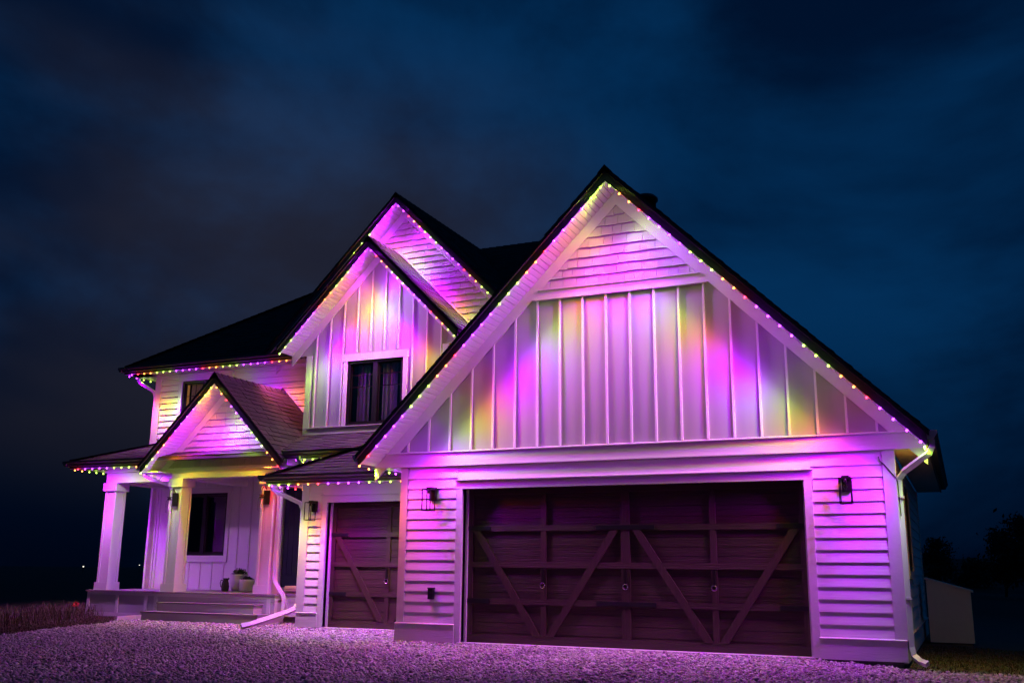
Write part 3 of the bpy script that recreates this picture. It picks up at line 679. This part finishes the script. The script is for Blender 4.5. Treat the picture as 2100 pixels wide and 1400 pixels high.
# porch shed roof
PEX, PEY, PEZ, PP = -10.90, 2.63, 3.06, .375
px0, py0, pz = PEX-.03, PEY-.03, PEZ+.15; tt = YU-py0
roof_plane([(px0, py0, pz), (-1.2, py0, pz), (-1.2, YU, pz+PP*tt), (px0+tt, YU, pz+PP*tt)])
roof_plane([(px0, YU+.6, pz), (px0, py0, pz), (px0+tt, YU, pz+PP*tt), (px0+tt, YU+.6, pz+PP*tt)])
ridge_caps((px0, py0, pz), (px0+tt, YU, pz+PP*tt), H, ((.66, -.66, 0), (-.66, .66, 0)))
eave_x(PEX-.02, PXM-PH+.1, PEY, 3.08, PEZ); eave_x(PXM+PH+.02, -3.2, PEY, 3.08, PEZ); eave_left(PEX, -10.28, PEY, YU+.5, PEZ)
# step flashing where the porch gable meets the wall
for s in (-1, 1):
    prism_y('flashing', [(PXM+s*.0, PZS+PH+.235), (PXM+s*.0, PZS+PH+.29), (PXM+s*1.6, PZS+PH+.29-1.6), (PXM+s*1.6, PZS+PH+.235-1.6)][::s], YU-.02, YU-.005, 'fascia', H)
    prism_y('flashing', [(DXM, DZS+DH+.235), (DXM, DZS+DH+.275), (DXM+s*2.1, DZS+.275), (DXM+s*2.1, DZS+.235)][::s], YU-.012, YU-.003, 'flashing', H)

# ---------- downspouts
def downspout(pts, ext=None, sq=(.066, .052), straps=()):
    d = tube('downspout', pts, 0, 'metal_white', H, sq=sq)
    for p in straps: box('strap', p[0]-.05, p[0]+.05, p[1]-.045, p[1]+.045, p[2]-.012, p[2]+.012, 'metal_white', d)
    if ext: tube('extension', ext, 0, 'metal_white', d, sq=(.075, .07))
    return d
downspout([(XR+.07, -.36, ZS+.06), (XR+.07, -.36, ZS-.02), (XR+.03, -.30, ZS-.09), (XCR+.13, .02, 2.24), (XCR+.055, .09, 2.15), (XCR+.05, .10, 2.0), (XCR+.05, .10, .16), (XCR+.07, .08, .06), (XCR+.14, .03, .0), (XCR+.22, -.03, -.02)], straps=[(XCR+.05, .10, 1.93), (XCR+.05, .10, .72)])
downspout([(BE_X-.07, BE_Y+.25, BE_Z+.05), (BE_X-.07, BE_Y+.25, BE_Z-.06), (BE_X-.0, BE_Y+.3, BE_Z-.12), (BXL-.10, YB+.05, 2.17), (BXL-.055, YB+.08, 2.05), (BXL-.055, YB+.08, .38), (BXL-.08, YB+.03, .30)], ext=[(BXL-.06, YB+.05, .31), (BXL-.15, YB-.08, .24), (-4.55, 1.05, .06), (-4.63, .92, .035)])
downspout([(-5.23, 2.55, PZS+.07), (-5.23, 2.55, PZS-.05), (-5.3, 2.62, PZS-.15), (-5.52, 2.90, PZS-.42), (-5.53, 2.93, PZS-.5), (-5.53, 2.93, .86), (-5.50, 2.91, .76), (-5.25, 2.86, .50), (-5.22, 2.86, .42), (-5.22, 2.84, .16)], ext=[(-5.2, 2.82, .13), (-5.05, 2.55, .09), (-5.0, 2.0, .05), (-5.02, 1.85, .04)])
downspout([(PXM-PH-.06, 2.62, PZS+.06), (PXM-PH-.05, 2.62, PZS-.02), (PXM-PH+.02, 2.68, PZS-.07), (-8.36, 2.95, 2.66), (-8.33, 3.0, 2.55), (-8.33, 3.0, .56)], ext=[(-8.3, 2.86, .03), (-8.5, 2.45, .025), (-8.55, 2.0, .01)])
downspout([(EX-.06, EY+.5, UZ+.05), (EX-.06, EY+.5, UZ-.06), (EX+.02, EY+.5, UZ-.13), (XH-.10, YU+.05, UZ-.36), (XH-.055, YU+.06, UZ-.5), (XH-.055, YU+.06, 3.5)])
downspout([(-4.86, PEY-.07, PEZ+.05), (-4.86, PEY-.07, PEZ-.03), (-4.78, PEY-.07, PEZ-.10), (-4.5, PEY-.06, PEZ-.2)])
tag(tube('cable', [(5.80, -.006, 2.43), (5.81, -.008, 2.38), (5.86, -.008, 2.33), (5.985, -.006, 2.16), (6.0, .04, 2.12), (6.01, .05, 1.7)], .006, 'wire', H, n=6), 'thin dark cable at the corner board')

# ================================================================== WALL LANTERNS
def cage_lantern(x, y, label):
    T = thing('wall_lantern', label, 'lantern', (x, y, 2.0), 'black box lanterns beside the garage doors')
    B = lambda n, *a: box(n, *a, T) if False else box(n, a[0], a[1], a[2], a[3], a[4], a[5], a[6], T)
    B('back_plate', -.055, .055, -.022, .012, -.0, .195, 'bronze'); B('arm', -.045, .045, -.14, -.022, .165, .195, 'bronze'); B('hood', -.055, .055, -.16, -.03, .15, .166, 'bronze')
    w2, y0, y1, z0, z1 = .068, -.215, -.075, -.15, .16; b = .006
    for sx in (-1, 1):
        for yy in (y0, y1): B('cage_bar', sx*w2-b, sx*w2+b, yy-b, yy+b, z0, z1, 'bronze')
    for zz in (z0, z1):
        for yy in (y0, y1): B('cage_bar', -w2, w2, yy-b*.9, yy+b*.9, zz-b, zz+b, 'bronze')
        for sx in (-1, 1): B('cage_bar', sx*w2-b*.9, sx*w2+b*.9, y0, y1, zz-b, zz+b, 'bronze')
    lathe('socket', [(.016, .10), (.018, .155), (.0, .155)], 'bronze', T, (0, -.145, 0), 10)
    lathe('glass_bulb', [(.006, .0), (.016, .03), (.024, .06), (.014, .10)], 'jar', T, (0, -.145, 0), 12)
    return T
cage_lantern(-.49, .0, 'black cage lantern left of the double garage door')
cage_lantern(5.40, .0, 'black cage lantern right of the double garage door, above the corner siding')
cage_lantern(-4.02, 2.0, 'black cage lantern beside the narrow single garage door')
def jar_lantern(x, y, label):
    T = thing('wall_lantern', label, 'lantern', (x, y, 2.35), 'gooseneck jar lanterns on the porch columns')
    box('back_plate', -.07, .07, -.02, .0, -.13, .14, 'bronze', T)
    pts = [(0, -.02, .10)]+[(0, -.02-.075*(1-math.cos(a)), .12+.09*math.sin(a)) for a in np.linspace(0, math.pi, 10)]+[(0, -.17, .04)]
    tube('gooseneck', pts, .008, 'bronze', T, n=8)
    lathe('cap', [(.012, .055), (.03, .03), (.045, .0), (.045, -.015), (.0, -.015)][::-1], 'bronze', T, (0, -.17, 0), 16)
    lathe('crossbar', [(.004, -.005), (.055, -.005), (.055, .005), (.004, .005)], 'bronze', T, (0, -.17, .045), 14)
    lathe('glass_jar', [(.066, -.02), (.072, -.05), (.075, -.22), (.06, -.265), (.02, -.275)][::-1], 'jar', T, (0, -.17, 0), 20)
    lathe('inner_tube', [(.012, -.015), (.014, -.20), (.018, -.205), (.018, -.225), (.0, -.225)][::-1], 'pot_white', T, (0, -.17, 0), 12)
    return T
jar_lantern(-8.105, 2.86, 'gooseneck jar lantern on the middle porch column, lit yellow-green')
jar_lantern(-5.775, 2.86, 'gooseneck jar lantern on the porch column beside the front door')

# ================================================================== LIGHT STRINGS
SEQ = ['R', 'P', 'P', 'P', 'P', 'G', 'G', 'G', 'O', 'O']
POW = 128.0
LAMPS = {}
# measured-looking beam: strong core, soft shoulder, faint back light (like an IES profile); angle from axis -> share
PROFILE = {'beam': [(180, .0040), (100, .0035), (85, .005), (72, .010), (60, .017), (52, .034), (44, .12), (35, .62), (27, .80), (18, .74), (0, .70)],
           'wide': [(180, .0045), (100, .006), (85, .025), (72, .09), (60, .17), (52, .24), (44, .34), (34, .52), (22, .66), (0, .70)]}
for pk in PROFILE:
  for k, (c, e) in LEDC.items():
    l = bpy.data.lights.new('lamp_'+k, 'POINT'); l.color = c; l.energy = POW*{'P': 1.0, 'R': .54, 'O': .40, 'G': .37}[k]; l.shadow_soft_size = .012; l.use_nodes = True
    if pk == 'wide': l.energy *= .8
    t = l.node_tree; em = t.nodes['Emission']; tcn = t.nodes.new('ShaderNodeTexCoord'); sx = t.nodes.new('ShaderNodeSeparateXYZ'); t.links.new(tcn.outputs['Normal'], sx.inputs[0])
    mm = t.nodes.new('ShaderNodeMath'); mm.operation = 'MULTIPLY_ADD'; mm.inputs[1].default_value = -.5; mm.inputs[2].default_value = .5; t.links.new(sx.outputs[2], mm.inputs[0])
    rr = t.nodes.new('ShaderNodeValToRGB'); el = rr.color_ramp.elements; PR = PROFILE[pk]
    el[0].color = (PR[0][1],)*3+(1,); el[1].color = (PR[-1][1],)*3+(1,)
    for an, v in PR[1:-1]: el.new((math.cos(math.radians(an))+1)/2).color = (v, v, v, 1)
    t.links.new(mm.outputs[0], rr.inputs[0]); t.links.new(rr.outputs[0], em.inputs['Strength']); LAMPS[pk, k] = l
import bmesh
BULB = {}
for k in LEDC:
    bm = bmesh.new(); bmesh.ops.create_icosphere(bm, subdivisions=1, radius=.0170); me = bpy.data.meshes.new('bulb'); bm.to_mesh(me); bm.free(); me.materials.append(M['bulb_'+k]); BULB[k] = me
def light_string(label, p0, p1, n, k0, step, axis, out=(0, -1, 0), prof='beam', group='coloured light strings along the eaves'):
    p0, p1 = Vector(p0), Vector(p1)
    T = thing('light_string', label, 'light string', p0, group)
    q = Vector(axis).normalized().to_track_quat('-Z', 'Y').to_euler()
    for i in range(n):
        p = (p1-p0)*(i/max(1, n-1)); k = SEQ[(k0+step*i) % 10]
        b = bpy.data.objects.new('bulb', BULB[k]); COL.objects.link(b); b.parent = T; b.location = p
        l = bpy.data.objects.new('lamp', LAMPS[prof, k]); COL.objects.link(l); l.parent = T; l.location = p+Vector(axis).normalized()*.032+Vector(out)*.010; l.rotation_euler = q
    return T
LB = -.026   # bulbs hang this far under the fascia
def rake_strings(xm, h, zs, yf, nl, kl, nr, kr, st, who, t0=.02, left_from=None):
    za = zs+h; y = yf-.008
    light_string('coloured bulbs up the left slope of '+who, (xm-(left_from or h-t0), y, za-(left_from or h-t0)+LB), (xm-.07, y, za-.07+LB), nl, kl, st, (1, 0.0, -1))
    light_string('coloured bulbs down the right slope of '+who, (xm+.07, y, za-.07+LB), (xm+h-t0-.03, y, zs+t0+.03+LB), nr, kr, st, (-1, 0.0, -1))
rake_strings(XM, HG, ZS, -OV, 28, 9, 28, 7, 1, 'the big garage gable')
rake_strings(PXM, PH, PZS, YG-.47, 13, 5, 13, 8, 1, 'the small porch gable')
rake_strings(DXM, DH, DZS, YD-.45, 16, 7, 16, 1, -1, 'the dormer gable over the dark window')
rake_strings(-3.94, 3.25, 8.744-3.25, YU-.45, 6, 7, 24, 2, -1, 'the rearmost, highest-set gable', left_from=1.0)
DN = (0, .05, -1)
light_string('coloured bulbs under the upper-storey eave left of the dormer', (-11.03, EY-.028, UZ+LB), (-6.55, EY-.028, UZ+LB), 24, 1, -1, DN)
light_string('coloured bulbs along the receding upper-left eave corner', (EX+.005, EY+.12, UZ+LB), (EX+.005, EY+1.5, UZ+LB), 7, 3, 1, DN)
light_string('coloured bulbs under the porch eave left of the porch gable', (-10.66, PEY-.028, PEZ+LB), (-9.0, PEY-.028, PEZ+LB), 9, 0, 1, DN, prof='wide')
light_string('coloured bulbs on the receding left porch eave beyond the end column', (PEX+.01, PEY+.1, PEZ+LB), (PEX+.01, PEY+1.5, PEZ+LB), 8, 9, -1, DN)
light_string('purple and green bulbs on the short eave between porch gable and garage', (-4.94, PEY-.028, PEZ+LB), (-3.79, PEY-.028, PEZ+LB), 7, 4, 1, DN, prof='wide')
light_string('coloured bulbs under the eave over the single garage door', (-4.68, BE_Y-.028, BE_Z+LB), (-1.72, BE_Y-.028, BE_Z+LB), 15, 5, 1, DN)
light_string('purple and red bulbs on the receding eave beside the single garage bay', (BE_X+.01, BE_Y+.12, BE_Z+LB), (BE_X+.01, BE_Y+1.3, BE_Z+LB), 6, 3, -1, DN)
light_string('purple bulbs under the left eave of the porch gable', (PXM-PH+.01, YG-.36, PZS+LB), (PXM-PH+.01, YG+.05, PZS+LB), 3, 2, 1, DN, prof='wide')
light_string('amber and green bulbs on the receding left eave of the garage', (XL+.01, -.20, ZS+LB), (XL+.01, 1.2, ZS+LB), 8, 8, -1, DN)
light_string('short run of green and amber bulbs rounding the right garage corner', (XR-.012, -.36, ZS+LB), (XR-.012, .45, ZS+LB), 5, 5, 1, DN, prof='wide')

# ================================================================== PORCH THINGS
def foliage(name, loc, rx, rz, n, m, parent, s=.03):
    V = []; F = []
    for i in range(n):
        d = Vector((random.gauss(0, 1), random.gauss(0, 1), random.gauss(0, 1))).normalized()*random.uniform(.5, 1)
        c = Vector((d.x*rx, d.y*rx, abs(d.z)*rz)); a = Vector((random.uniform(-1, 1), random.uniform(-1, 1), random.uniform(-.3, 1))).normalized()*s*random.uniform(.6, 1.4); b = a.cross(d).normalized()*s*.45
        k = len(V); V += [Vector(loc)+c-a*.5, Vector(loc)+c+b, Vector(loc)+c+a, Vector(loc)+c-b]; F.append((k, k+1, k+2, k+3))
    return mesh(name, V, F, m, parent)
T = thing('planter', 'taller pale urn planter with a dark mounded plant by the porch wall', 'planter', (-7.54, 4.35, DK))
lathe('pot', [(.13, 0), (.17, .08), (.19, .22), (.185, .33), (.195, .35), (.17, .35), (.16, .30), (.0, .30)], 'pot_white', T); lathe('soil', [(.0, .30), (.165, .31)], 'plant', T, n=14); foliage('foliage', (0, 0, .31), .18, .17, 520, 'plant', T)
T = thing('planter', 'low white drum planter in front of the column, dark plant on top', 'planter', (-7.24, 4.25, DK))
lathe('pot', [(.13, 0), (.15, .02), (.155, .20), (.155, .25), (.145, .25), (.14, .2), (.0, .2)], 'pot_white', T); foliage('foliage', (0, 0, .21), .14, .10, 320, 'plant', T)
T = thing('pitcher', 'dark glossy pitcher standing before the planters', 'pitcher', (-7.62, 4.02, DK))
lathe('body', [(.06, 0), (.075, .03), (.085, .10), (.07, .18), (.05, .23), (.058, .27), (.05, .265), (.04, .22), (.0, .1)], 'pot_dark', T); tube('handle', [(-.06, 0, .22), (-.12, 0, .23), (-.14, 0, .17), (-.12, 0, .10), (-.08, 0, .07)], .009, 'pot_dark', T, n=8); tube('spout', [(.05, 0, .23), (.085, 0, .27)], .018, 'pot_dark', T, n=8)
T = thing('rolled_rug', 'rolled pale rug lying on the porch by the garage bay corner', 'rug', (-5.66, 3.62, DK+.085))
sp = [(0.004*t*math.cos(t), .0044*t*math.sin(t)) for t in np.linspace(2, 18.5, 70)]
V = []; F = []
for (a, b) in sp: V += [(a-.0, -.10, b), (a+.0, .75, b)]
for i in range(len(sp)-1): F.append((2*i, 2*i+1, 2*i+3, 2*i+2))
ro = mesh('roll', V, F, 'rug', T, True); ro.modifiers.new('thickness', 'SOLIDIFY').thickness = .012; ro.rotation_euler = (0, 0, math.radians(-72))
# lean-to bin by the right side wall
T = thing('lean_to_bin', 'white slant-topped storage bin against the dark right side of the garage', 'storage bin', (6.06, 5.0, gz(6.4, 5)))
prism_y('body', [(0, .03), (.66, .03), (.66, .83), (0, 1.02)], 0, .9, 'bin', T); prism_y('lid', [(-.02, 1.026), (.70, .822), (.70, .852), (-.02, 1.056)], -.03, .93, 'bin', T); box('skid', .04, .62, .04, .86, -.03, .03, 'concrete', T)

# ================================================================== GRAVEL, GRASS, WEEDS
def edge_left(y): return np.interp(y, [-9, -2.3, -.9, -.2, 1.1, 2.1, 3], [-5.2, -6.5, -7.2, -7.5, -7.9, -8.6, -8.9])
def stones(name, n, label, smed=.0135, ssig=.38, slim=(.006, .034)):
    P = []
    while len(P) < n:
        x = np.random.uniform(-9.2, 11, n); y = np.random.uniform(-8.2, 2.9, n)
        # only what the lens can reach: in front of the lens, not under the house
        dx, dy = x-CAM[0], y-CAM[1]; fw = -math.sin(YAW)*dx+math.cos(YAW)*dy; rt = math.cos(YAW)*dx+math.sin(YAW)*dy
        ok = (fw > 6.6) & (np.abs(rt) < fw*.60) & (x > edge_left(y)+np.random.normal(0, .12, n))
        ok &= ~((y > -.02) & (x > XCL) & (x < XCR)) & ~((y > YB-.02) & (x > BXL)) & ~((x > -8.15) & (x < -5.3) & (y > 2.2))
        ok &= ~((x > XCR-.1) & (y > -.35+np.random.normal(0, .15, n)+.1*(x-6)))
        ok &= np.random.rand(n) < np.clip(1.25-.03*(fw-8), .5, 1)
        pat = np.sin(x*.9+1.3*np.sin(y*.7))*np.sin(y*1.1+.8*np.sin(x*.5)); rut = np.exp(-((x-1.45)/.28)**2)+np.exp(-((x-3.3)/.28)**2)+np.exp(-((x+2.9)/.28)**2)
        ok &= np.random.rand(n) < np.clip(.78+.3*pat-.45*rut*(y < -.5), .25, 1)
        P += list(zip(x[ok], y[ok]))
    P = np.array(P[:n]); base = np.array([(1, 0, 0), (0, 1, 0), (-1, 0, 0), (0, -1, 0), (0, 0, 1), (0, 0, -1)], float)
    tris = np.array([(0, 1, 4), (1, 2, 4), (2, 3, 4), (3, 0, 4), (1, 0, 5), (2, 1, 5), (3, 2, 5), (0, 3, 5)])
    s = np.random.lognormal(math.log(smed), ssig, n).clip(*slim)
    ang = np.random.uniform(0, 2*math.pi, n); sc3 = np.stack([np.random.uniform(.8, 1.5, n), np.random.uniform(.6, 1.1, n), np.random.uniform(.4, .8, n)], 1)
    v = base[None]*sc3[:, None]*s[:, None, None]; v *= np.random.uniform(.75, 1.25, v.shape[:2]+(1,))
    tl_ = np.random.uniform(-.5, .5, n); cz, sz = np.cos(tl_)[:, None], np.sin(tl_)[:, None]
    v = np.stack([v[..., 0]*cz-v[..., 2]*sz, v[..., 1], v[..., 0]*sz+v[..., 2]*cz], -1)
    c, s_ = np.cos(ang)[:, None], np.sin(ang)[:, None]
    v = np.stack([v[..., 0]*c-v[..., 1]*s_, v[..., 0]*s_+v[..., 1]*c, v[..., 2]], -1)
    zz = np.array([gz(a, b) for a, b in P]); v += np.stack([P[:, 0], P[:, 1], zz+s*.25], 1)[:, None]
    me = bpy.data.meshes.new(name); me.vertices.add(n*6); me.vertices.foreach_set('co', v.reshape(-1))
    idx = (tris[None]+6*np.arange(n)[:, None, None]).reshape(-1)
    me.loops.add(len(idx)); me.loops.foreach_set('vertex_index', idx); me.polygons.add(n*8); me.polygons.foreach_set('loop_start', np.arange(0, n*24, 3)); me.polygons.foreach_set('loop_total', np.full(n*8, 3))
    me.update(calc_edges=True); me.materials.append(M['stones']); o = bpy.data.objects.new(name, me); COL.objects.link(o)
    tag(o, label, 'gravel', kind='stuff'); return o
stones('gravel', 185000, 'loose crushed gravel of the driveway in front of the house', smed=.0122, ssig=.45)
stones('coarse_gravel', 9000, 'coarser pale stones scattered through the driveway gravel', .024, .3, (.014, .05))
def blades(name, n, region, hgt, label, m='blades'):
    V = []; F = []
    i = 0
    while i < n:
        x, y = region(); z = gz(x, y); h = random.uniform(*hgt); a = random.uniform(0, 6.28); ln = Vector((math.cos(a), math.sin(a), 0))*h*random.uniform(.2, 1.1); wd = Vector((-math.sin(a), math.cos(a), 0))*.006
        b = Vector((x, y, z-.005)); k = len(V); V += [b-wd, b+wd, b+ln*.5+Vector((0, 0, h*.8))+wd*.6, b+ln*.5+Vector((0, 0, h*.8))-wd*.6, b+ln+Vector((0, 0, h))]
        F += [(k, k+1, k+2, k+3), (k+3, k+2, k+4)]; i += 1
    o = mesh(name, V, F, m); tag(o, label, 'grass', kind='stuff'); return o
def reg_left():
    y = random.uniform(-3.5, 2.9); return float(edge_left(y))-abs(random.gauss(0, .55))-.02, y
blades('grass', 16000, reg_left, (.015, .05), 'strip of short brown grass along the left edge of the gravel')
def reg_right():
    while True:
        x = random.uniform(5.95, 10.5); y = random.uniform(-.6, 4.5)
        if x > 5.98 and y > -.35+.1*(x-6) or random.random() < .02: return x, y
blades('dry_grass', 15000, reg_right, (.008, .035), 'flattened straw and dry grass beside the garage corner')
def reg_weeds():
    y = random.uniform(-2.5, 5); return float(edge_left(y))-1.0-abs(random.gauss(0, .9)), y
blades('weeds', 2600, reg_weeds, (.10, .34), 'tall dark weeds standing behind the brown grass strip')
T = thing('flower', 'single red flower among the weeds left of the porch skirt', 'flower', (-10.25, 2.55, gz(-10.25, 2.55)))
tube('stem', [(0, 0, 0), (.01, 0, .12), (0, .01, .24)], .004, 'plant', T, n=5); foliage('petals', (0, .01, .22), .035, .07, 40, 'flower', T, .05)
tag(mesh('stick', [(4.95, -1.25, gz(5, -1.2)+.012), (5.2, -1.3, gz(5.2, -1.3)+.014), (5.2, -1.28, gz(5.2, -1.3)+.014), (4.95, -1.235, gz(5, -1.2)+.012), (4.95, -1.25, gz(5, -1.2)+.03), (5.2, -1.3, gz(5.2, -1.3)+.028), (5.2, -1.28, gz(5.2, -1.3)+.028), (4.95, -1.235, gz(5, -1.2)+.03)], BF, 'rug'), 'pale wood splinter lying on the gravel before the right pier', 'stick')

# ================================================================== FAR TREES AND LIGHTS
def tree(x, y, hgt, rad, label, n=3200):
    z = gz(x, y); T = thing('tree', label, 'tree', (x, y, z), 'dark trees behind the house')
    tube('trunk', [(0, 0, 0), (.1, 0, hgt*.3), (-.05, .1, hgt*.6), (0, 0, hgt*.9)], hgt*.022, 'trunk', T, n=8, r_end=hgt*.005)
    for i in range(7):
        a = random.uniform(0, 6.28); h0 = hgt*random.uniform(.25, .6); tube('limb', [(0, 0, h0), (math.cos(a)*rad*.4, math.sin(a)*rad*.4, h0+hgt*.1), (math.cos(a)*rad*.8, math.sin(a)*rad*.8, h0+hgt*.2)], hgt*.009, 'trunk', T, n=6, r_end=hgt*.002)
    V = []; F = []
    cl = [(random.gauss(0, rad*.45), random.gauss(0, rad*.45), random.uniform(.3, .97)*hgt) for _ in range(44)]
    for i in range(n):
        c = random.choice(cl); tp = 1-max(0, (c[2]/hgt-.5))*1.1; d = Vector((random.gauss(0, .16), random.gauss(0, .16), random.gauss(0, .13)))*rad*1.3
        p_ = Vector((c[0]*tp, c[1]*tp, c[2]))+d; s = rad*.075*random.uniform(.5, 1.4); a = Vector((random.uniform(-1, 1), random.uniform(-1, 1), random.uniform(-1, 1))).normalized()*s; b = a.orthogonal().normalized()*s*.6
        k = len(V); V += [p_-a, p_+b, p_+a, p_-b]; F.append((k, k+1, k+2, k+3))
    mesh('crown', V, F, 'leaf', T)
def at(px, py, dist):
    d = f_+r2*((px-1050)/2024.1)+u2*((700-py)/2024.1); d2 = Vector((d.x, d.y, 0)).normalized(); return CAM[0]+d2.x*dist, CAM[1]+d2.y*dist
for px, dist, hh, rr, lb in ((2098, 62, 4.3, 1.9, 'tallest dark tree at the right picture edge'), (2052, 70, 3.9, 1.2, 'slimmer dark tree just left of the tallest one'), (1917, 66, 3.1, 1.1, 'small dark tree close behind the garage eave'), (1992, 95, 2.4, 1.6, 'low dark tree on the ridge between the taller ones')):
    tree(*at(px, 1100, dist), hh, rr, lb)
# low rise behind them
hx = [at(px, 1100, 130) for px in range(1780, 2420, 20)]
V = []; F = []
for i, (x, y) in enumerate(hx):
    z = gz(x, y); d = Vector((x-CAM[0], y-CAM[1], 0)).normalized(); hgt = 3.6*min(1, i/5)+random.uniform(-.12, .12)
    V += [(x-d.x*45, y-d.y*45, z-.1), (x, y, z+hgt), (x+d.x*45, y+d.y*45, z-.1)]
for i in range(len(hx)-1):
    for j in range(2): F.append((3*i+j, 3*i+3+j, 3*i+4+j, 3*i+1+j))
tag(mesh('hill', V, F, 'ground', smooth=True), 'low dark rise behind the garage', kind='structure')
mat('yard_light', (.9, .9, .9), emis=((1, .9, .7), 2.2)); mat('yard_light_warm', (.9, .8, .6), emis=((1, .45, .12), 4))
for px, py, m_, hh, r, lb in ((171, 1161, 'yard_light', 5.5, .24, 'tiny white yard light on the far horizon left of the porch'), (300.8, 1161, 'yard_light_warm', 5.5, .30, 'tiny orange yard light on the horizon beside the house corner'), (286, 1158, 'yard_light', 7.5, .16, 'tiny pale yard light between porch column and house corner')):
    x, y = at(px, py, 420); z = gz(x, y); d = f_+r2*((px-1050)/2024.1)+u2*((700-py)/2024.1); zt = CAM[2]+420*d.z/math.hypot(d.x, d.y)
    T = thing('yard_light', lb, 'yard light', (x, y, z)); tube('pole', [(0, 0, 0), (0, 0, zt-z)], .08, 'trunk', T, n=6); lathe('lamp_head', [(.0, -r), (r*.8, -r*.6), (r, 0), (r*.8, r*.6), (0, r)], m_, T, (0, 0, zt-z), 10)
